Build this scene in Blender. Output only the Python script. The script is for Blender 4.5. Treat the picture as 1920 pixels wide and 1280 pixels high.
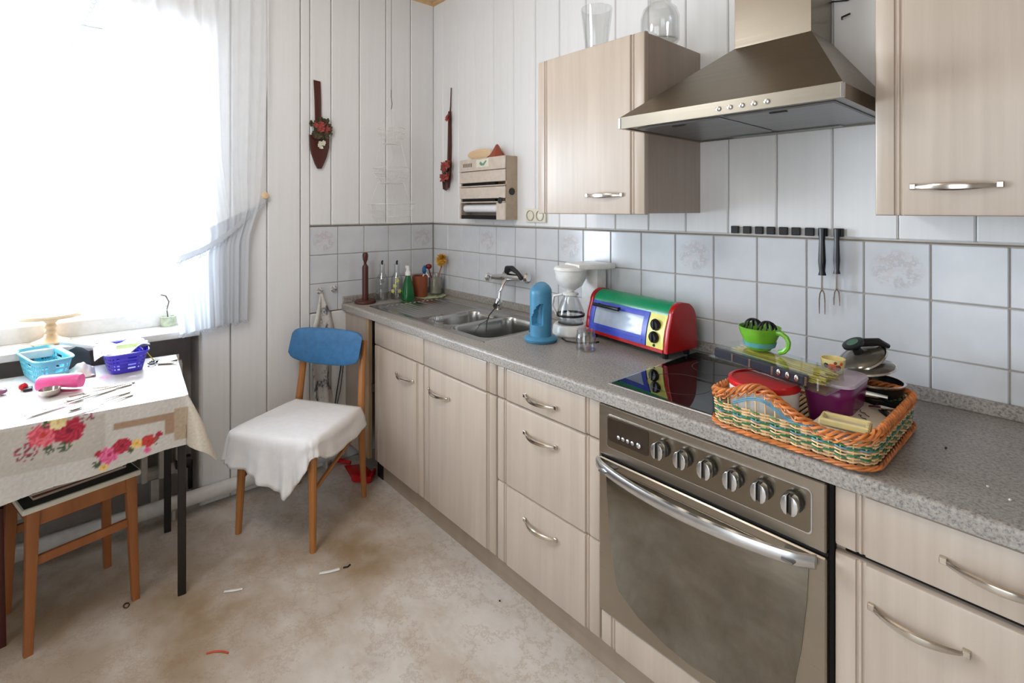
import bpy, bmesh, math, random
from math import sin, cos, pi, radians, hypot, atan2, sqrt
from mathutils import Vector, Matrix, noise

for o in list(bpy.data.objects): bpy.data.objects.remove(o)
scene = bpy.context.scene
COL = scene.collection
random.seed(7)

# ------------------------------------------------------------------ camera
cam_d = bpy.data.cameras.new('camera'); cam = bpy.data.objects.new('camera', cam_d); COL.objects.link(cam)
cam.location = (2.7297, -1.7543, 1.37)
cam.rotation_euler = (radians(90), 0, 0.8488)
cam_d.sensor_width = 36; cam_d.lens = 960.84/1920*36
cam_d.shift_y = -(640-392.41)/1920
cam_d.clip_start = 0.02
scene.camera = cam

# ------------------------------------------------------------------ world, light, exposure
w = bpy.data.worlds.new('world'); scene.world = w; w.use_nodes = True
bg = w.node_tree.nodes['Background']; bg.inputs[0].default_value = (0.84, 0.92, 1.0, 1); bg.inputs[1].default_value = 1.6
def area(name, loc, rot, sx, sy, energy, color=(1,1,1)):
    d = bpy.data.lights.new(name, 'AREA'); d.shape = 'RECTANGLE'; d.size = sx; d.size_y = sy; d.energy = energy; d.color = color
    o = bpy.data.objects.new(name, d); o.location = loc; o.rotation_euler = rot; COL.objects.link(o); return o
# daylight entering by the kitchen window; unseen fill lights added behind the camera and below the ceiling
area('window_daylight', (-0.85, -2.05, 1.36), (0, radians(-90), 0), 1.2, 1.75, 150, (0.80, 0.89, 1.0))
area('rear_fill_light', (2.6, -3.75, 1.45), (radians(90), 0, 0), 1.5, 1.9, 15, (1.0, 0.97, 0.93))
_ld = bpy.data.lights.new('upper_fill_light', 'POINT'); _ld.energy = 24; _ld.shadow_soft_size = .22; _ld.color = (0.94, 0.97, 1.0)  # unseen point light, added to brighten the upper walls
_lo = bpy.data.objects.new('upper_fill_light', _ld); _lo.location = (1.3, -1.75, 2.12); COL.objects.link(_lo)
scene.view_settings.view_transform = 'Standard'
scene.view_settings.look = 'None'
scene.view_settings.exposure = 0.34
scene.view_settings.gamma = 1
scene.view_settings.use_curve_mapping = False

# ------------------------------------------------------------------ materials
def lin(c):
    return tuple((x/255/12.92 if x/255 <= 0.04045 else ((x/255+0.055)/1.055)**2.4) for x in c) + (1,)
class NT:
    def __init__(s, name):
        s.m = bpy.data.materials.new(name); s.m.use_nodes = True; s.t = s.m.node_tree; s.n = s.t.nodes; s.l = s.t.links
        s.p = s.n['Principled BSDF']; s.out = s.n['Material Output']
    def new(s, k, **kw):
        x = s.n.new(k)
        for a, b in kw.items(): setattr(x, a, b)
        return x
    def coords(s, scale=(1,1,1)):
        tc = s.new('ShaderNodeTexCoord'); mp = s.new('ShaderNodeMapping'); mp.inputs['Scale'].default_value = scale
        s.l.new(tc.outputs['Object'], mp.inputs[0]); return mp.outputs[0]
    def noise(s, scale, detail=4, vec=None, rough=0.5):
        x = s.new('ShaderNodeTexNoise'); x.inputs['Scale'].default_value = scale; x.inputs['Detail'].default_value = detail; x.inputs['Roughness'].default_value = rough
        if vec is not None: s.l.new(vec, x.inputs['Vector'])
        return x.outputs['Fac']
    def ramp(s, fac, stops):
        r = s.new('ShaderNodeValToRGB'); e = r.color_ramp.elements
        while len(e) < len(stops): e.new(0.5)
        for i, (p, c) in enumerate(stops): e[i].position = p; e[i].color = lin(c) if max(c) > 1 or len(c) == 3 else c
        s.l.new(fac, r.inputs[0]); return r.outputs[0]
    def mix(s, a, b, fac, mode='MIX'):
        x = s.new('ShaderNodeMix', data_type='RGBA', blend_type=mode)
        for sock, v in ((x.inputs[0], fac), (x.inputs[6], a), (x.inputs[7], b)):
            if hasattr(v, 'links') or hasattr(v, 'is_linked'): s.l.new(v, sock)
            else: sock.default_value = v
        return x.outputs[2]
    def bump(s, h, strength=0.3, dist=0.002):
        b = s.new('ShaderNodeBump'); b.inputs['Strength'].default_value = strength; b.inputs['Distance'].default_value = dist
        s.l.new(h, b.inputs['Height']); s.l.new(b.outputs[0], s.p.inputs['Normal'])
    def set(s, col=None, rough=0.5, metal=0, **kw):
        if col is not None:
            if isinstance(col, tuple): s.p.inputs['Base Color'].default_value = col if len(col) == 4 else lin(col)
            else: s.l.new(col, s.p.inputs['Base Color'])
        s.p.inputs['Roughness'].default_value = rough; s.p.inputs['Metallic'].default_value = metal
        for k, v in kw.items(): s.p.inputs[k.replace('_', ' ')].default_value = v
        return s.m
_cache = {}
def plain(name, c, rough=0.5, metal=0, var=0.03, **kw):
    if name in _cache: return _cache[name]
    t = NT(name); f = t.noise(38, 3, t.coords())
    a = tuple(int(max(0, min(255, x*(1-var)))) for x in c); b = tuple(int(max(0, min(255, x*(1+var)))) for x in c)
    t.set(t.ramp(f, [(0.3, a), (0.7, b)]), rough, metal, **kw); _cache[name] = t.m; return t.m
def wood(name, a, b, scale=(60,60,3), rough=0.4, bumpy=0.05):
    t = NT(name); v = t.coords(scale); f = t.noise(1.0, 5, v, 0.6); f2 = t.noise(2.2, 2, t.coords((7,7,1.2)))
    c1 = t.ramp(f, [(0.3, a), (0.7, b)]); c = t.mix(c1, t.ramp(f2, [(0.3, tuple(int(x*.93) for x in a)), (0.7, b)]), 0.35)
    t.bump(f, bumpy, 0.001); t.set(c, rough); return t.m
def glass(name, c=(255,255,255), alpha=0.88, rough=0.02):
    """thin clear material: mostly see-through with a real fresnel gloss"""
    t = NT(name); tr = t.new('ShaderNodeBsdfTransparent'); tr.inputs[0].default_value = lin(c)
    gl = t.new('ShaderNodeBsdfGlossy'); gl.inputs['Roughness'].default_value = rough
    fr = t.new('ShaderNodeLayerWeight'); pw = t.new('ShaderNodeMath', operation='POWER'); pw.inputs[1].default_value = 3.0; t.l.new(fr.outputs['Facing'], pw.inputs[0])
    ad = t.new('ShaderNodeMath', operation='MULTIPLY_ADD'); ad.inputs[1].default_value = 0.55; ad.inputs[2].default_value = .03+(1-alpha)*0.2; ad.use_clamp = True
    t.l.new(pw.outputs[0], ad.inputs[0]); mx = t.new('ShaderNodeMixShader'); t.l.new(ad.outputs[0], mx.inputs[0])
    t.l.new(tr.outputs[0], mx.inputs[1]); t.l.new(gl.outputs[0], mx.inputs[2]); t.l.new(mx.outputs[0], t.out.inputs[0]); return t.m
def sheer(name, c, see, spread=.08, back=None):
    t = NT(name); v = t.coords(); f = t.noise(6, 3, v)
    tr = t.new('ShaderNodeBsdfTransparent'); tl = t.new('ShaderNodeBsdfTranslucent'); df = t.new('ShaderNodeBsdfDiffuse')
    tl.inputs[0].default_value = lin(back or c); df.inputs[0].default_value = lin(c)
    m1 = t.new('ShaderNodeMixShader'); m1.inputs[0].default_value = 0.5; t.l.new(df.outputs[0], m1.inputs[1]); t.l.new(tl.outputs[0], m1.inputs[2])
    m2 = t.new('ShaderNodeMixShader'); mr = t.new('ShaderNodeMapRange'); mr.inputs[3].default_value = max(0, see-spread); mr.inputs[4].default_value = see+spread
    t.l.new(f, mr.inputs[0]); t.l.new(mr.outputs[0], m2.inputs[0]); t.l.new(m1.outputs[0], m2.inputs[1]); t.l.new(tr.outputs[0], m2.inputs[2])
    t.l.new(m2.outputs[0], t.out.inputs[0]); return t.m

M = {}
t = NT('painted_board'); v = t.coords((55,55,1.6)); f = t.noise(1, 5, v, .6); f2 = t.noise(1.3, 2, t.coords((1,1,1)))
t.bump(f, 0.12, 0.001)
M['board'] = t.set(t.mix(t.ramp(f, [(0.3, (226,225,224)), (0.75, (235,234,234))]), t.ramp(f2, [(.3, (228,227,226)), (.7, (236,236,236))]), 0.4), 0.42)
M['paint'] = plain('wall_paint', (222,219,214), .7)
M['taupe'] = plain('taupe_paint', (142,134,126), .8)
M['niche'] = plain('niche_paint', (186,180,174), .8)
M['grout'] = plain('grout', (168,160,150), .9)
def tilemat(name, decor):
    t = NT(name); v = t.coords(); f = t.noise(9, 3, v)
    c = t.ramp(f, [(.3, (200,202,206)), (.7, (211,213,216))])
    if decor:
        n = t.noise(16, 6, v, .72); rng = t.ramp(n, [(.43, (0,0,0)), (.485, (255,255,255)), (.53, (0,0,0))])
        n2 = t.noise(26, 4, t.coords((1,1,2.6)), .6); r2 = t.ramp(n2, [(.5, (0,0,0)), (.58, (255,255,255))])
        g = t.new('ShaderNodeTexGradient', gradient_type='SPHERICAL'); mp = t.new('ShaderNodeMapping'); mp.inputs['Scale'].default_value = (15,15,17)
        tc = t.new('ShaderNodeTexCoord'); t.l.new(tc.outputs['Object'], mp.inputs[0]); t.l.new(mp.outputs[0], g.inputs[0])
        gm = t.ramp(g.outputs[0], [(.0, (0,0,0)), (.25, (255,255,255))])
        m1 = t.mix(rng, gm, 1.0, 'MULTIPLY'); m2 = t.mix(r2, gm, 1.0, 'MULTIPLY')
        sp = t.new('ShaderNodeRGBToBW'); t.l.new(m1, sp.inputs[0]); sm = t.new('ShaderNodeMath', operation='MULTIPLY'); sm.inputs[1].default_value = .6; t.l.new(sp.outputs[0], sm.inputs[0])
        sp2 = t.new('ShaderNodeRGBToBW'); t.l.new(m2, sp2.inputs[0]); sm2 = t.new('ShaderNodeMath', operation='MULTIPLY'); sm2.inputs[1].default_value = .35; t.l.new(sp2.outputs[0], sm2.inputs[0])
        c = t.mix(c, lin((178,170,172)), sm.outputs[0]); c = t.mix(c, lin((206,186,188)), sm2.outputs[0])
    b = t.noise(20, 2, v); t.bump(b, .12, .002)
    return t.set(c, .12)
M['tile'] = tilemat('glazed_tile', False); M['tile_decor'] = tilemat('printed_tile', True)
M['birch'] = wood('washed_birch', (182,166,151), (198,183,168), (55,55,1.5), .33, .05)
M['birch_side'] = wood('birch_side', (172,156,143), (186,171,158), (60,60,1.5), .45, .05)
M['edge_wood'] = wood('raw_edge', (168,140,108), (186,158,124), (30,30,4), .6)
M['plinth'] = wood('plinth_wood_shaded', (150,132,114), (166,150,132), (3,30,30), .5)  # cabinet wood toned darker for the shade under the fronts
M['pine'] = wood('pine_board', (206,164,108), (226,190,138), (3,40,40), .5)
M['whitewash'] = wood('whitewashed_pine', (190,166,140), (208,186,160), (3,40,40), .5)
M['beech'] = wood('beech', (168,106,54), (186,126,70), (40,40,5), .38)
M['beech_dark'] = wood('beech_stool', (150,88,46), (168,106,60), (40,40,5), .42)
M['darkwood'] = wood('mahogany_stain', (66,26,20), (84,36,28), (50,50,6), .35)
M['lightwood'] = wood('turned_light_wood', (222,186,142), (234,204,166), (8,40,40), .45)
t = NT('granite_laminate'); v = t.coords(); a = t.noise(150, 3, v, .6); b = t.noise(310, 2, v, .6); c = t.noise(5, 3, t.coords((1,3,1)))
c1 = t.ramp(a, [(.40, (62,62,68)), (.46, (152,146,139)), (.58, (177,170,162)), (.68, (204,199,192))])
c2 = t.ramp(b, [(.38, (70,70,76)), (.47, (172,166,158))])
g = t.mix(c1, c2, .38); g = t.mix(g, t.ramp(c, [(.3, (132,124,116)), (.7, (168,161,154))]), .38)
M['granite'] = t.set(g, .38)
t = NT('marbled_vinyl'); v = t.coords(); wv = t.noise(2.0, 7, t.coords((1.3,2.6,1)), .65); w2 = t.noise(5, 8, v, .72)
st = t.noise(.9, 3, v)
c1 = t.ramp(w2, [(.32, (184,173,162)), (.5, (214,206,198)), (.66, (227,222,217))])
c2 = t.ramp(wv, [(.38, (190,174,156)), (.5, (213,205,196)), (.62, (224,218,212))])
g = t.mix(c1, c2, .55)
vein = t.noise(3.2, 9, v, .8); vr = t.ramp(vein, [(.482, (255,255,255)), (.5, (204,186,168)), (.518, (255,255,255))]); g = t.mix(g, vr, .55, 'MULTIPLY')
# yellow-brown worn patches of the lino, in front of the sink cabinet and by the chair; the left ones also paint in shade by the table
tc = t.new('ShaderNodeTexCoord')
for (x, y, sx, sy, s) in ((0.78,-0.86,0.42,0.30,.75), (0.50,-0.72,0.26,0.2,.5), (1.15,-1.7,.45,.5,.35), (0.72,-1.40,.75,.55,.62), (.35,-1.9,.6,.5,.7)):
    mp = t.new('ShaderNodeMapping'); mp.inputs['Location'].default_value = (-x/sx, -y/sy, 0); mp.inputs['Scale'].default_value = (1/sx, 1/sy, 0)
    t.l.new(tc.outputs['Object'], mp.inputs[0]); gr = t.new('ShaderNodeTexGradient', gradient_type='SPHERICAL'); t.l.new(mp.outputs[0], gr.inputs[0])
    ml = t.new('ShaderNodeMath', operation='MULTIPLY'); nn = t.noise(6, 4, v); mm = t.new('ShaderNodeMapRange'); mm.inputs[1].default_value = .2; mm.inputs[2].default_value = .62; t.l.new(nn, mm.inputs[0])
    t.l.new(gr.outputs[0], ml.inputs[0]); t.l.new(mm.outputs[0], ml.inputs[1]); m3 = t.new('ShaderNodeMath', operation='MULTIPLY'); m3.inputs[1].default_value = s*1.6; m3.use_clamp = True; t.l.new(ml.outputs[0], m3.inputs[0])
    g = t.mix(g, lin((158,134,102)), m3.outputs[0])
t.bump(w2, .05, .002)
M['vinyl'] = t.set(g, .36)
def steel(name, c, rough, scale=(2.5,60,240), metal=1.0):
    t = NT(name); f = t.noise(1, 4, t.coords(scale)); b = t.noise(2.5, 3, t.coords())
    col = t.ramp(b, [(.3, tuple(int(x*.9) for x in c)), (.7, c)])
    mr = t.new('ShaderNodeMapRange'); mr.inputs[3].default_value = rough*.75; mr.inputs[4].default_value = rough*1.3; t.l.new(f, mr.inputs[0])
    t.set(col, rough, metal); t.l.new(mr.outputs[0], t.p.inputs['Roughness']); t.bump(f, .012, .0003); return t.m
M['steel'] = steel('brushed_steel', (148,140,127), .36)
M['steel_dark'] = steel('hood_filter_steel', (150,150,150), .38)
M['sink'] = steel('sink_steel', (190,188,184), .22)
M['oven_steel'] = steel('oven_steel', (176,166,152), .30)
M['panel_steel'] = steel('panel_steel_dark', (142,132,116), .24)
M['chrome'] = plain('chrome', (225,225,225), .08, 1, .02)
M['alu'] = plain('satin_aluminium', (212,212,212), .25, 1, .03)
M['nickel'] = plain('satin_nickel', (208,200,190), .2, 1, .03)
t = NT('mirror_glass'); f = t.noise(7, 6, t.coords(), .7)
M['mirror_glass'] = t.set(t.ramp(f, [(.35, (118,112,100)), (.65, (136,130,118))]), .10, .9)
M['black'] = plain('black_plastic', (22,22,24), .35)
M['void'] = plain('dark_gap', (14,12,11), .9)
M['black_metal'] = plain('black_lacquered_steel', (34,28,26), .4)
M['cer_glass'] = plain('ceramic_hob_glass', (14,12,13), .03, 0, .02)
M['cream'] = plain('cream_plastic', (228,222,204), .4)
M['beige'] = plain('beige_plastic', (206,192,178), .45)
M['beige_dark'] = plain('beige_plastic_side', (176,158,138), .5)
M['white'] = plain('white_plastic', (236,234,230), .3)
M['enamel'] = plain('white_enamel', (220,218,214), .35)
M['radiator'] = plain('radiator_paint', (205,200,192), .5)
M['red'] = plain('red_plastic', (200,24,28), .3)
M['toy_red'] = plain('red_lacquer', (176,16,20), .25)
M['toy_green'] = plain('green_lacquer', (18,138,92), .25)
M['toy_blue'] = plain('blue_lacquer', (62,78,190), .3)
M['toy_yellow'] = plain('pale_yellow_lacquer', (232,226,120), .35)
M['blue_plastic'] = plain('sky_blue_plastic', (74,138,174), .38)
M['blue_vinyl'] = plain('blue_vinyl', (56,112,160), .45, 0, .07)
M['cyan'] = plain('cyan_plastic', (110,206,228), .35)
M['violet'] = plain('violet_plastic', (72,60,206), .35)
M['pink'] = plain('pink_plastic', (242,96,160), .35)
M['purple'] = plain('purple_plastic', (112,22,86), .25)
M['lime'] = plain('lime_translucent', (132,204,60), .3, 0, .06, Transmission_Weight=.35)
M['aqua'] = plain('aqua_translucent', (120,196,200), .3, 0, .06, Transmission_Weight=.4)
M['terracotta'] = plain('terracotta', (142,72,44), .6)
M['sponge'] = plain('orange_sponge', (214,160,56), .9, 0, .2)
M['linen'] = plain('cream_linen', (236,234,234), .85, 0, .012)
M['paper'] = plain('paper_napkin', (226,214,196), .85)
M['butter'] = plain('butter_yellow_plastic', (236,222,160), .4)
M['navy'] = plain('navy_cover', (24,24,48), .5)
M['folder'] = plain('brown_card', (150,84,48), .6)
M['darkseat'] = plain('dark_green_vinyl', (26,34,30), .5)
M['glass'] = glass('clear_glass'); M['cut_glass'] = glass('cut_glass', (252,253,253), .66, .08)
M['green_glass'] = glass('green_bottle', (70,168,96), .7); M['blister'] = glass('blister_film', (242,246,244), .8, .06)
M['pane'] = glass('window_pane', (252,254,255), .97)
M['curtain'] = sheer('sheer_curtain', (250,252,255), .5)
M['lace'] = sheer('lace', (244,247,252), .06, .02, (170,174,180)); M['curtain_dense'] = sheer('sheer_curtain_gathered', (244,247,252), .02, .015, (168,172,178))
M['flower_pink'] = plain('dried_rose', (150,66,60), .8, 0, .2)
M['leaf_dark'] = plain('dried_leaf', (74,66,46), .8, 0, .25)
M['flower_white'] = plain('dried_white_bloom', (222,222,200), .8)
M['straw'] = plain('yellow_straw', (206,188,84), .7, 0, .15)
M['wicker'] = plain('orange_wicker', (204,122,62), .5, 0, .14)
M['wicker_nat'] = plain('natural_wicker', (228,190,140), .5, 0, .1)
M['wicker_green'] = plain('green_wicker', (44,122,76), .5, 0, .14)
M['wicker_blue'] = plain('blue_wicker', (90,144,168), .5, 0, .1)
M['floral_tray'] = plain('mottled_tray', (176,184,150), .5, 0, .3)
M['dark_red'] = plain('dark_red_plastic', (128,20,30), .5)
M['wirewhite'] = plain('white_wire', (218,216,212), .4)

# ------------------------------------------------------------------ mesh helpers
class MB:
    def __init__(s, M0=None): s.bm = bmesh.new(); s.M = M0 or Matrix.Identity(4); s.mi = 0
    def V(s, p): return s.bm.verts.new(s.M @ Vector(p))
    def F(s, vs):
        try: f = s.bm.faces.new(vs); f.material_index = s.mi; return f
        except ValueError: return None
    def box(s, x0, y0, z0, x1, y1, z1, bev=0, seg=1):
        if x0 > x1: x0, x1 = x1, x0
        if y0 > y1: y0, y1 = y1, y0
        if z0 > z1: z0, z1 = z1, z0
        v = [s.V((x, y, z)) for z in (z0, z1) for y in (y0, y1) for x in (x0, x1)]
        fs = [s.F([v[i] for i in q]) for q in ((0,2,3,1),(4,5,7,6),(0,1,5,4),(2,6,7,3),(0,4,6,2),(1,3,7,5))]
        if bev:
            es = list({e for f in fs for e in f.edges})
            r = bmesh.ops.bevel(s.bm, geom=es, offset=bev, segments=seg, profile=.5, affect='EDGES')
            for f in r['faces']: f.material_index = s.mi
        return s
    def prism(s, poly, ax, a, b, bev=0):
        """extrude a 2-D polygon along axis ax ('x','y','z') from a to b"""
        def P(q, h): return {'x': (h, q[0], q[1]), 'y': (q[0], h, q[1]), 'z': (q[0], q[1], h)}[ax]
        A = [s.V(P(q, a)) for q in poly]; B = [s.V(P(q, b)) for q in poly]; n = len(poly)
        fs = [s.F(A), s.F(B[::-1])] + [s.F([A[i], B[i], B[(i+1) % n], A[(i+1) % n]]) for i in range(n)]
        fs = [f for f in fs if f]
        bmesh.ops.recalc_face_normals(s.bm, faces=fs)
        if bev:
            es = list({e for f in fs[:2] for e in f.edges}); bmesh.ops.bevel(s.bm, geom=es, offset=bev, segments=2, profile=.5, affect='EDGES')
        return s
    def tube(s, pts, r, seg=8, closed=False, flat=None):
        pts = [Vector(p) for p in pts]; n = len(pts); R = r if isinstance(r, (list, tuple)) else [r]*n
        rings = []; up = None
        for i, p in enumerate(pts):
            if closed: d = pts[(i+1) % n]-pts[i-1]
            else: d = pts[min(i+1, n-1)]-pts[max(i-1, 0)]
            d.normalize()
            if up is None: up = Vector((0,0,1)) if abs(d.z) < .9 else Vector((1,0,0))
            a = d.cross(up).normalized(); up2 = a.cross(d).normalized(); up = up2
            fl = flat if flat else 1
            rings.append([s.V(p + a*cos(2*pi*k/seg)*R[i]*fl + up2*sin(2*pi*k/seg)*R[i]) for k in range(seg)])
        for i in range(n if closed else n-1):
            A = rings[i]; B = rings[(i+1) % n]
            for k in range(seg): s.F([A[k], A[(k+1) % seg], B[(k+1) % seg], B[k]])
        if not closed: s.F(rings[0][::-1]); s.F(rings[-1])
        return s
    def lathe(s, prof, c=(0,0,0), seg=28, axis=None, sx=1, sy=1):
        X = Matrix.Translation(Vector(c)) @ (axis.to_4x4() if axis is not None else Matrix.Identity(4))
        rings = []
        for r, z in prof:
            if r < 1e-6: rings.append([s.V(X @ Vector((0,0,z)))])
            else: rings.append([s.V(X @ Vector((r*cos(2*pi*k/seg)*sx, r*sin(2*pi*k/seg)*sy, z))) for k in range(seg)])
        for A, B in zip(rings, rings[1:]):
            if len(A) == 1 and len(B) == 1: continue
            for k in range(seg):
                k2 = (k+1) % seg
                if len(A) == 1: s.F([A[0], B[k2], B[k]])
                elif len(B) == 1: s.F([A[k], A[k2], B[0]])
                else: s.F([A[k], A[k2], B[k2], B[k]])
        return s
    def grid(s, fn, nu, nv, wrap=False):
        G = [[s.V(fn(i/nu, j/nv)) for j in range(nv+1)] for i in range(nu if wrap else nu+1)]
        for i in range(nu):
            A = G[i]; B = G[(i+1) % len(G)]
            for j in range(nv): s.F([A[j], B[j], B[j+1], A[j+1]])
        return G
    def blob(s, c, r, seg=8, jit=0.0, sc=(1,1,1)):
        n = len(s.bm.verts); c = Vector(c)
        r2 = bmesh.ops.create_icosphere(s.bm, subdivisions=2, radius=1)
        for v in r2['verts']:
            k = 1 + (random.random()-.5)*jit; v.co = s.M @ (c + Vector((v.co.x*r*sc[0]*k, v.co.y*r*sc[1]*k, v.co.z*r*sc[2]*k)))
        for v in r2['verts']:
            for f in v.link_faces: f.material_index = s.mi
        return s
    def leafy(s, c, d, L, W, up=(0,0,1)):
        c = Vector(c); d = Vector(d).normalized(); u = Vector(up); a = d.cross(u).normalized(); nrm = a.cross(d)
        pts = [c, c+d*L*.35+a*W*.5+nrm*.1*L, c+d*L*.75+a*W*.4, c+d*L, c+d*L*.75-a*W*.4, c+d*L*.35-a*W*.5+nrm*.1*L]
        mid = c+d*L*.5+nrm*L*.18; m = s.V(mid); vs = [s.V(p) for p in pts]
        for i in range(6): s.F([vs[i], vs[(i+1) % 6], m])
        return s
THM = {}
def finish(mb, name, mats, parent=None, ang=35, smooth=True, solid=0, world=True, recalc=True):
    """world=True: the vertices were written in room coordinates; they are brought into the thing's own frame"""
    if parent is not None and world:
        mb.bm.transform(THM[parent.name].inverted())
    if recalc: bmesh.ops.recalc_face_normals(mb.bm, faces=mb.bm.faces[:])
    me = bpy.data.meshes.new(name); mb.bm.to_mesh(me); mb.bm.free()
    for m in (mats if isinstance(mats, (list, tuple)) else [mats]): me.materials.append(m)
    if smooth:
        me.shade_smooth(); me.set_sharp_from_angle(angle=radians(ang))
    o = bpy.data.objects.new(name, me); COL.objects.link(o)
    if parent is not None:
        o.parent = parent; THM[o.name] = THM[parent.name]
    else: THM[o.name] = Matrix.Identity(4)
    if solid:
        sd = o.modifiers.new('thickness', 'SOLIDIFY'); sd.thickness = solid; sd.offset = 0
    return o
def thing(name, label, cat, loc, rz=0, group=None):
    o = bpy.data.objects.new(name, None); COL.objects.link(o); o.location = loc; o.rotation_euler = (0,0,rz); o.empty_display_size = .05
    o['label'] = label; o['category'] = cat
    if group: o['group'] = group
    THM[o.name] = Matrix.Translation(Vector(loc)) @ Matrix.Rotation(rz, 4, 'Z'); return o
def single(mb, name, mats, label, cat, loc, rz=0, group=None, world=True, **kw):
    Mx = Matrix.Translation(Vector(loc)) @ Matrix.Rotation(rz, 4, 'Z')
    if world: mb.bm.transform(Mx.inverted())
    o = finish(mb, name, mats, **kw); o.location = loc; o.rotation_euler = (0,0,rz); THM[o.name] = Mx
    o['label'] = label; o['category'] = cat
    if group: o['group'] = group
    return o
def struct(mb, name, mats, **kw):
    o = finish(mb, name, mats, **kw); o['kind'] = 'structure'; return o
def inst(src, name, parent, loc, mat=None):
    o = bpy.data.objects.new(name, src); COL.objects.link(o); o.parent = parent; o.location = loc; THM[o.name] = THM[parent.name]
    if mat: o.material_slots[0].link = 'OBJECT'; o.material_slots[0].material = mat
    return o
def pboard(w, h, d, bev):   # a board or tile standing in XZ, centred, front face to -Y
    b = MB(); b.box(-w/2, -d, -h/2, w/2, 0, h/2, bev); bmesh.ops.recalc_face_normals(b.bm, faces=b.bm.faces[:])
    me = bpy.data.meshes.new('board'); b.bm.to_mesh(me); b.bm.free(); return me
def arc(x0, x1, n): return [x0+(x1-x0)*i/n for i in range(n+1)]

# ================================================================== SETTING
XR, YN, ZC = 3.9, -3.3, 2.645
# floor
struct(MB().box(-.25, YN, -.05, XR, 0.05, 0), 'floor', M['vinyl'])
# ceiling with pine boards
ceil = struct(MB().box(-.3, YN-.1, ZC+.012, XR+.1, .1, ZC+.08), 'ceiling', M['paint'])
cb = MB(); cb.box(0, -.048, 0, XR, .048, .012, .002); bmesh.ops.recalc_face_normals(cb.bm, faces=cb.bm.faces[:])
cme = bpy.data.meshes.new('board'); cb.bm.to_mesh(cme); cb.bm.free(); cme.materials.append(M['whitewash'])
for i in range(34): inst(cme, 'ceiling_board', ceil, (0, -.05-.098*i, ZC))
struct(MB().box(0, -.034, ZC-.014, XR, 0, ZC).box(0, YN, ZC-.014, .034, -.034, ZC), 'trim_1', M['pine'])
# kitchen wall (y = 0)
wk = struct(MB().box(0, 0, 0, XR, .15, ZC+.02), 'wall_right', M['paint'])
def wboard(me, mat_parent, loc, rot=0):
    o = inst(me, 'wall_board', mat_parent, loc); o.rotation_euler = (0,0,rot); return o
TT = 1.2798; TS = .152; X0 = .1616
full = pboard(.159, ZC-TT-.006, .010, .004); full.materials.append(M['board'])
g0 = .117
first = pboard(g0-.003, ZC-TT-.006, .010, .004); first.materials.append(M['board'])
wboard(first, wk, (g0/2, -.001, (ZC+TT)/2+.003))
for i in range(24):
    wboard(full, wk, (g0+.161*(i+.5), -.001, (ZC+TT)/2+.003))
# window wall (x = 0)
wl = struct(MB().box(-.25, -1.27, 0, -.001, .15, ZC+.02).box(-.25, YN, 2.17, -.001, -1.27, ZC+.02).box(-.25, YN, 0, -.20, -1.27, .79).box(-.25, YN, 0, -.001, -3.0, ZC), 'wall_left', [M['paint']])
fl = pboard(.159, ZC-.006, .012, .005); fl.materials.append(M['board'])
up = pboard(.159, ZC-TT-.006, .012, .005); up.materials.append(M['board'])
lo = pboard(.159, .824, .012, .005); lo.materials.append(M['board'])
for yc in (-1.0645, -.9025): wboard(fl, wl, (.0005, yc, ZC/2), pi/2)
nar = pboard(.117, ZC-.006, .012, .005); nar.materials.append(M['board']); wboard(nar, wl, (.0005, -1.2075, ZC/2), pi/2)
sl = pboard(.045, ZC-.006, .012, .004); sl.materials.append(M['board']); wboard(sl, wl, (.0005, -.7965, ZC/2), pi/2)
for i, (a, b) in enumerate(((-.772,-.659), (-.659,-.497), (-.497,-.335), (-.335,-.173), (-.173,-.011))):
    m1 = pboard(b-a-.003, ZC-TT-.006, .012, .005); m1.materials.append(M['board']); wboard(m1, wl, (.0005, (a+b)/2, (ZC+TT)/2+.003), pi/2)
    m2 = pboard(b-a-.003, .818, .012, .005); m2.materials.append(M['board']); wboard(m2, wl, (.0005, (a+b)/2, .41), pi/2)
finish(MB().box(.0, -.003, .8, XR, .0, TT), 'grout_bed', M['grout'], wk)
# grout bed behind the tiles on the window wall
finish(MB().box(0, -.772, .82, .003, 0, TT), 'grout_bed', M['grout'], wl, world=True)
# tiles
tile = pboard(.1485, .1485, .007, .0025); tile.materials.append(M['tile'])
ft = pboard(X0-TS*0-.003, .1485, .007, .0025)
for r in range(3):
    zc = TT-.0015-TS*(r+.5)
    w0 = pboard(X0-.006, .1485, .007, .0025); w0.materials.append(M['tile'])
    inst(w0, 'tile', wk, (.003+X0/2, -.0005, zc))
    for k in range(23):
        dec = r == 0 and (k+1) % 4 == 3
        inst(tile, 'tile', wk, (X0+TS*(k+.5), -.0005, zc), M['tile_decor'] if dec else None)
    for k in range(5):
        o = inst(tile, 'tile', wl, (.0005, -.0165-TS*(k+.5)+.004, zc), M['tile_decor'] if (r == 0 and k in (0, 4)) else None); o.rotation_euler = (0,0,pi/2)
# dark edging strip round the tiled splashback
struct(MB().box(0, -.006, TT-.001, XR, 0, TT+.002).box(0, -.776, TT-.001, .007, 0, TT+.002).box(0, -.777, .822, .007, -.7735, TT+.002).box(0, -.777, .8215, .007, -.6, .825), 'trim_2', plain('old_sealant', (128,112,92), .8))
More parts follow.
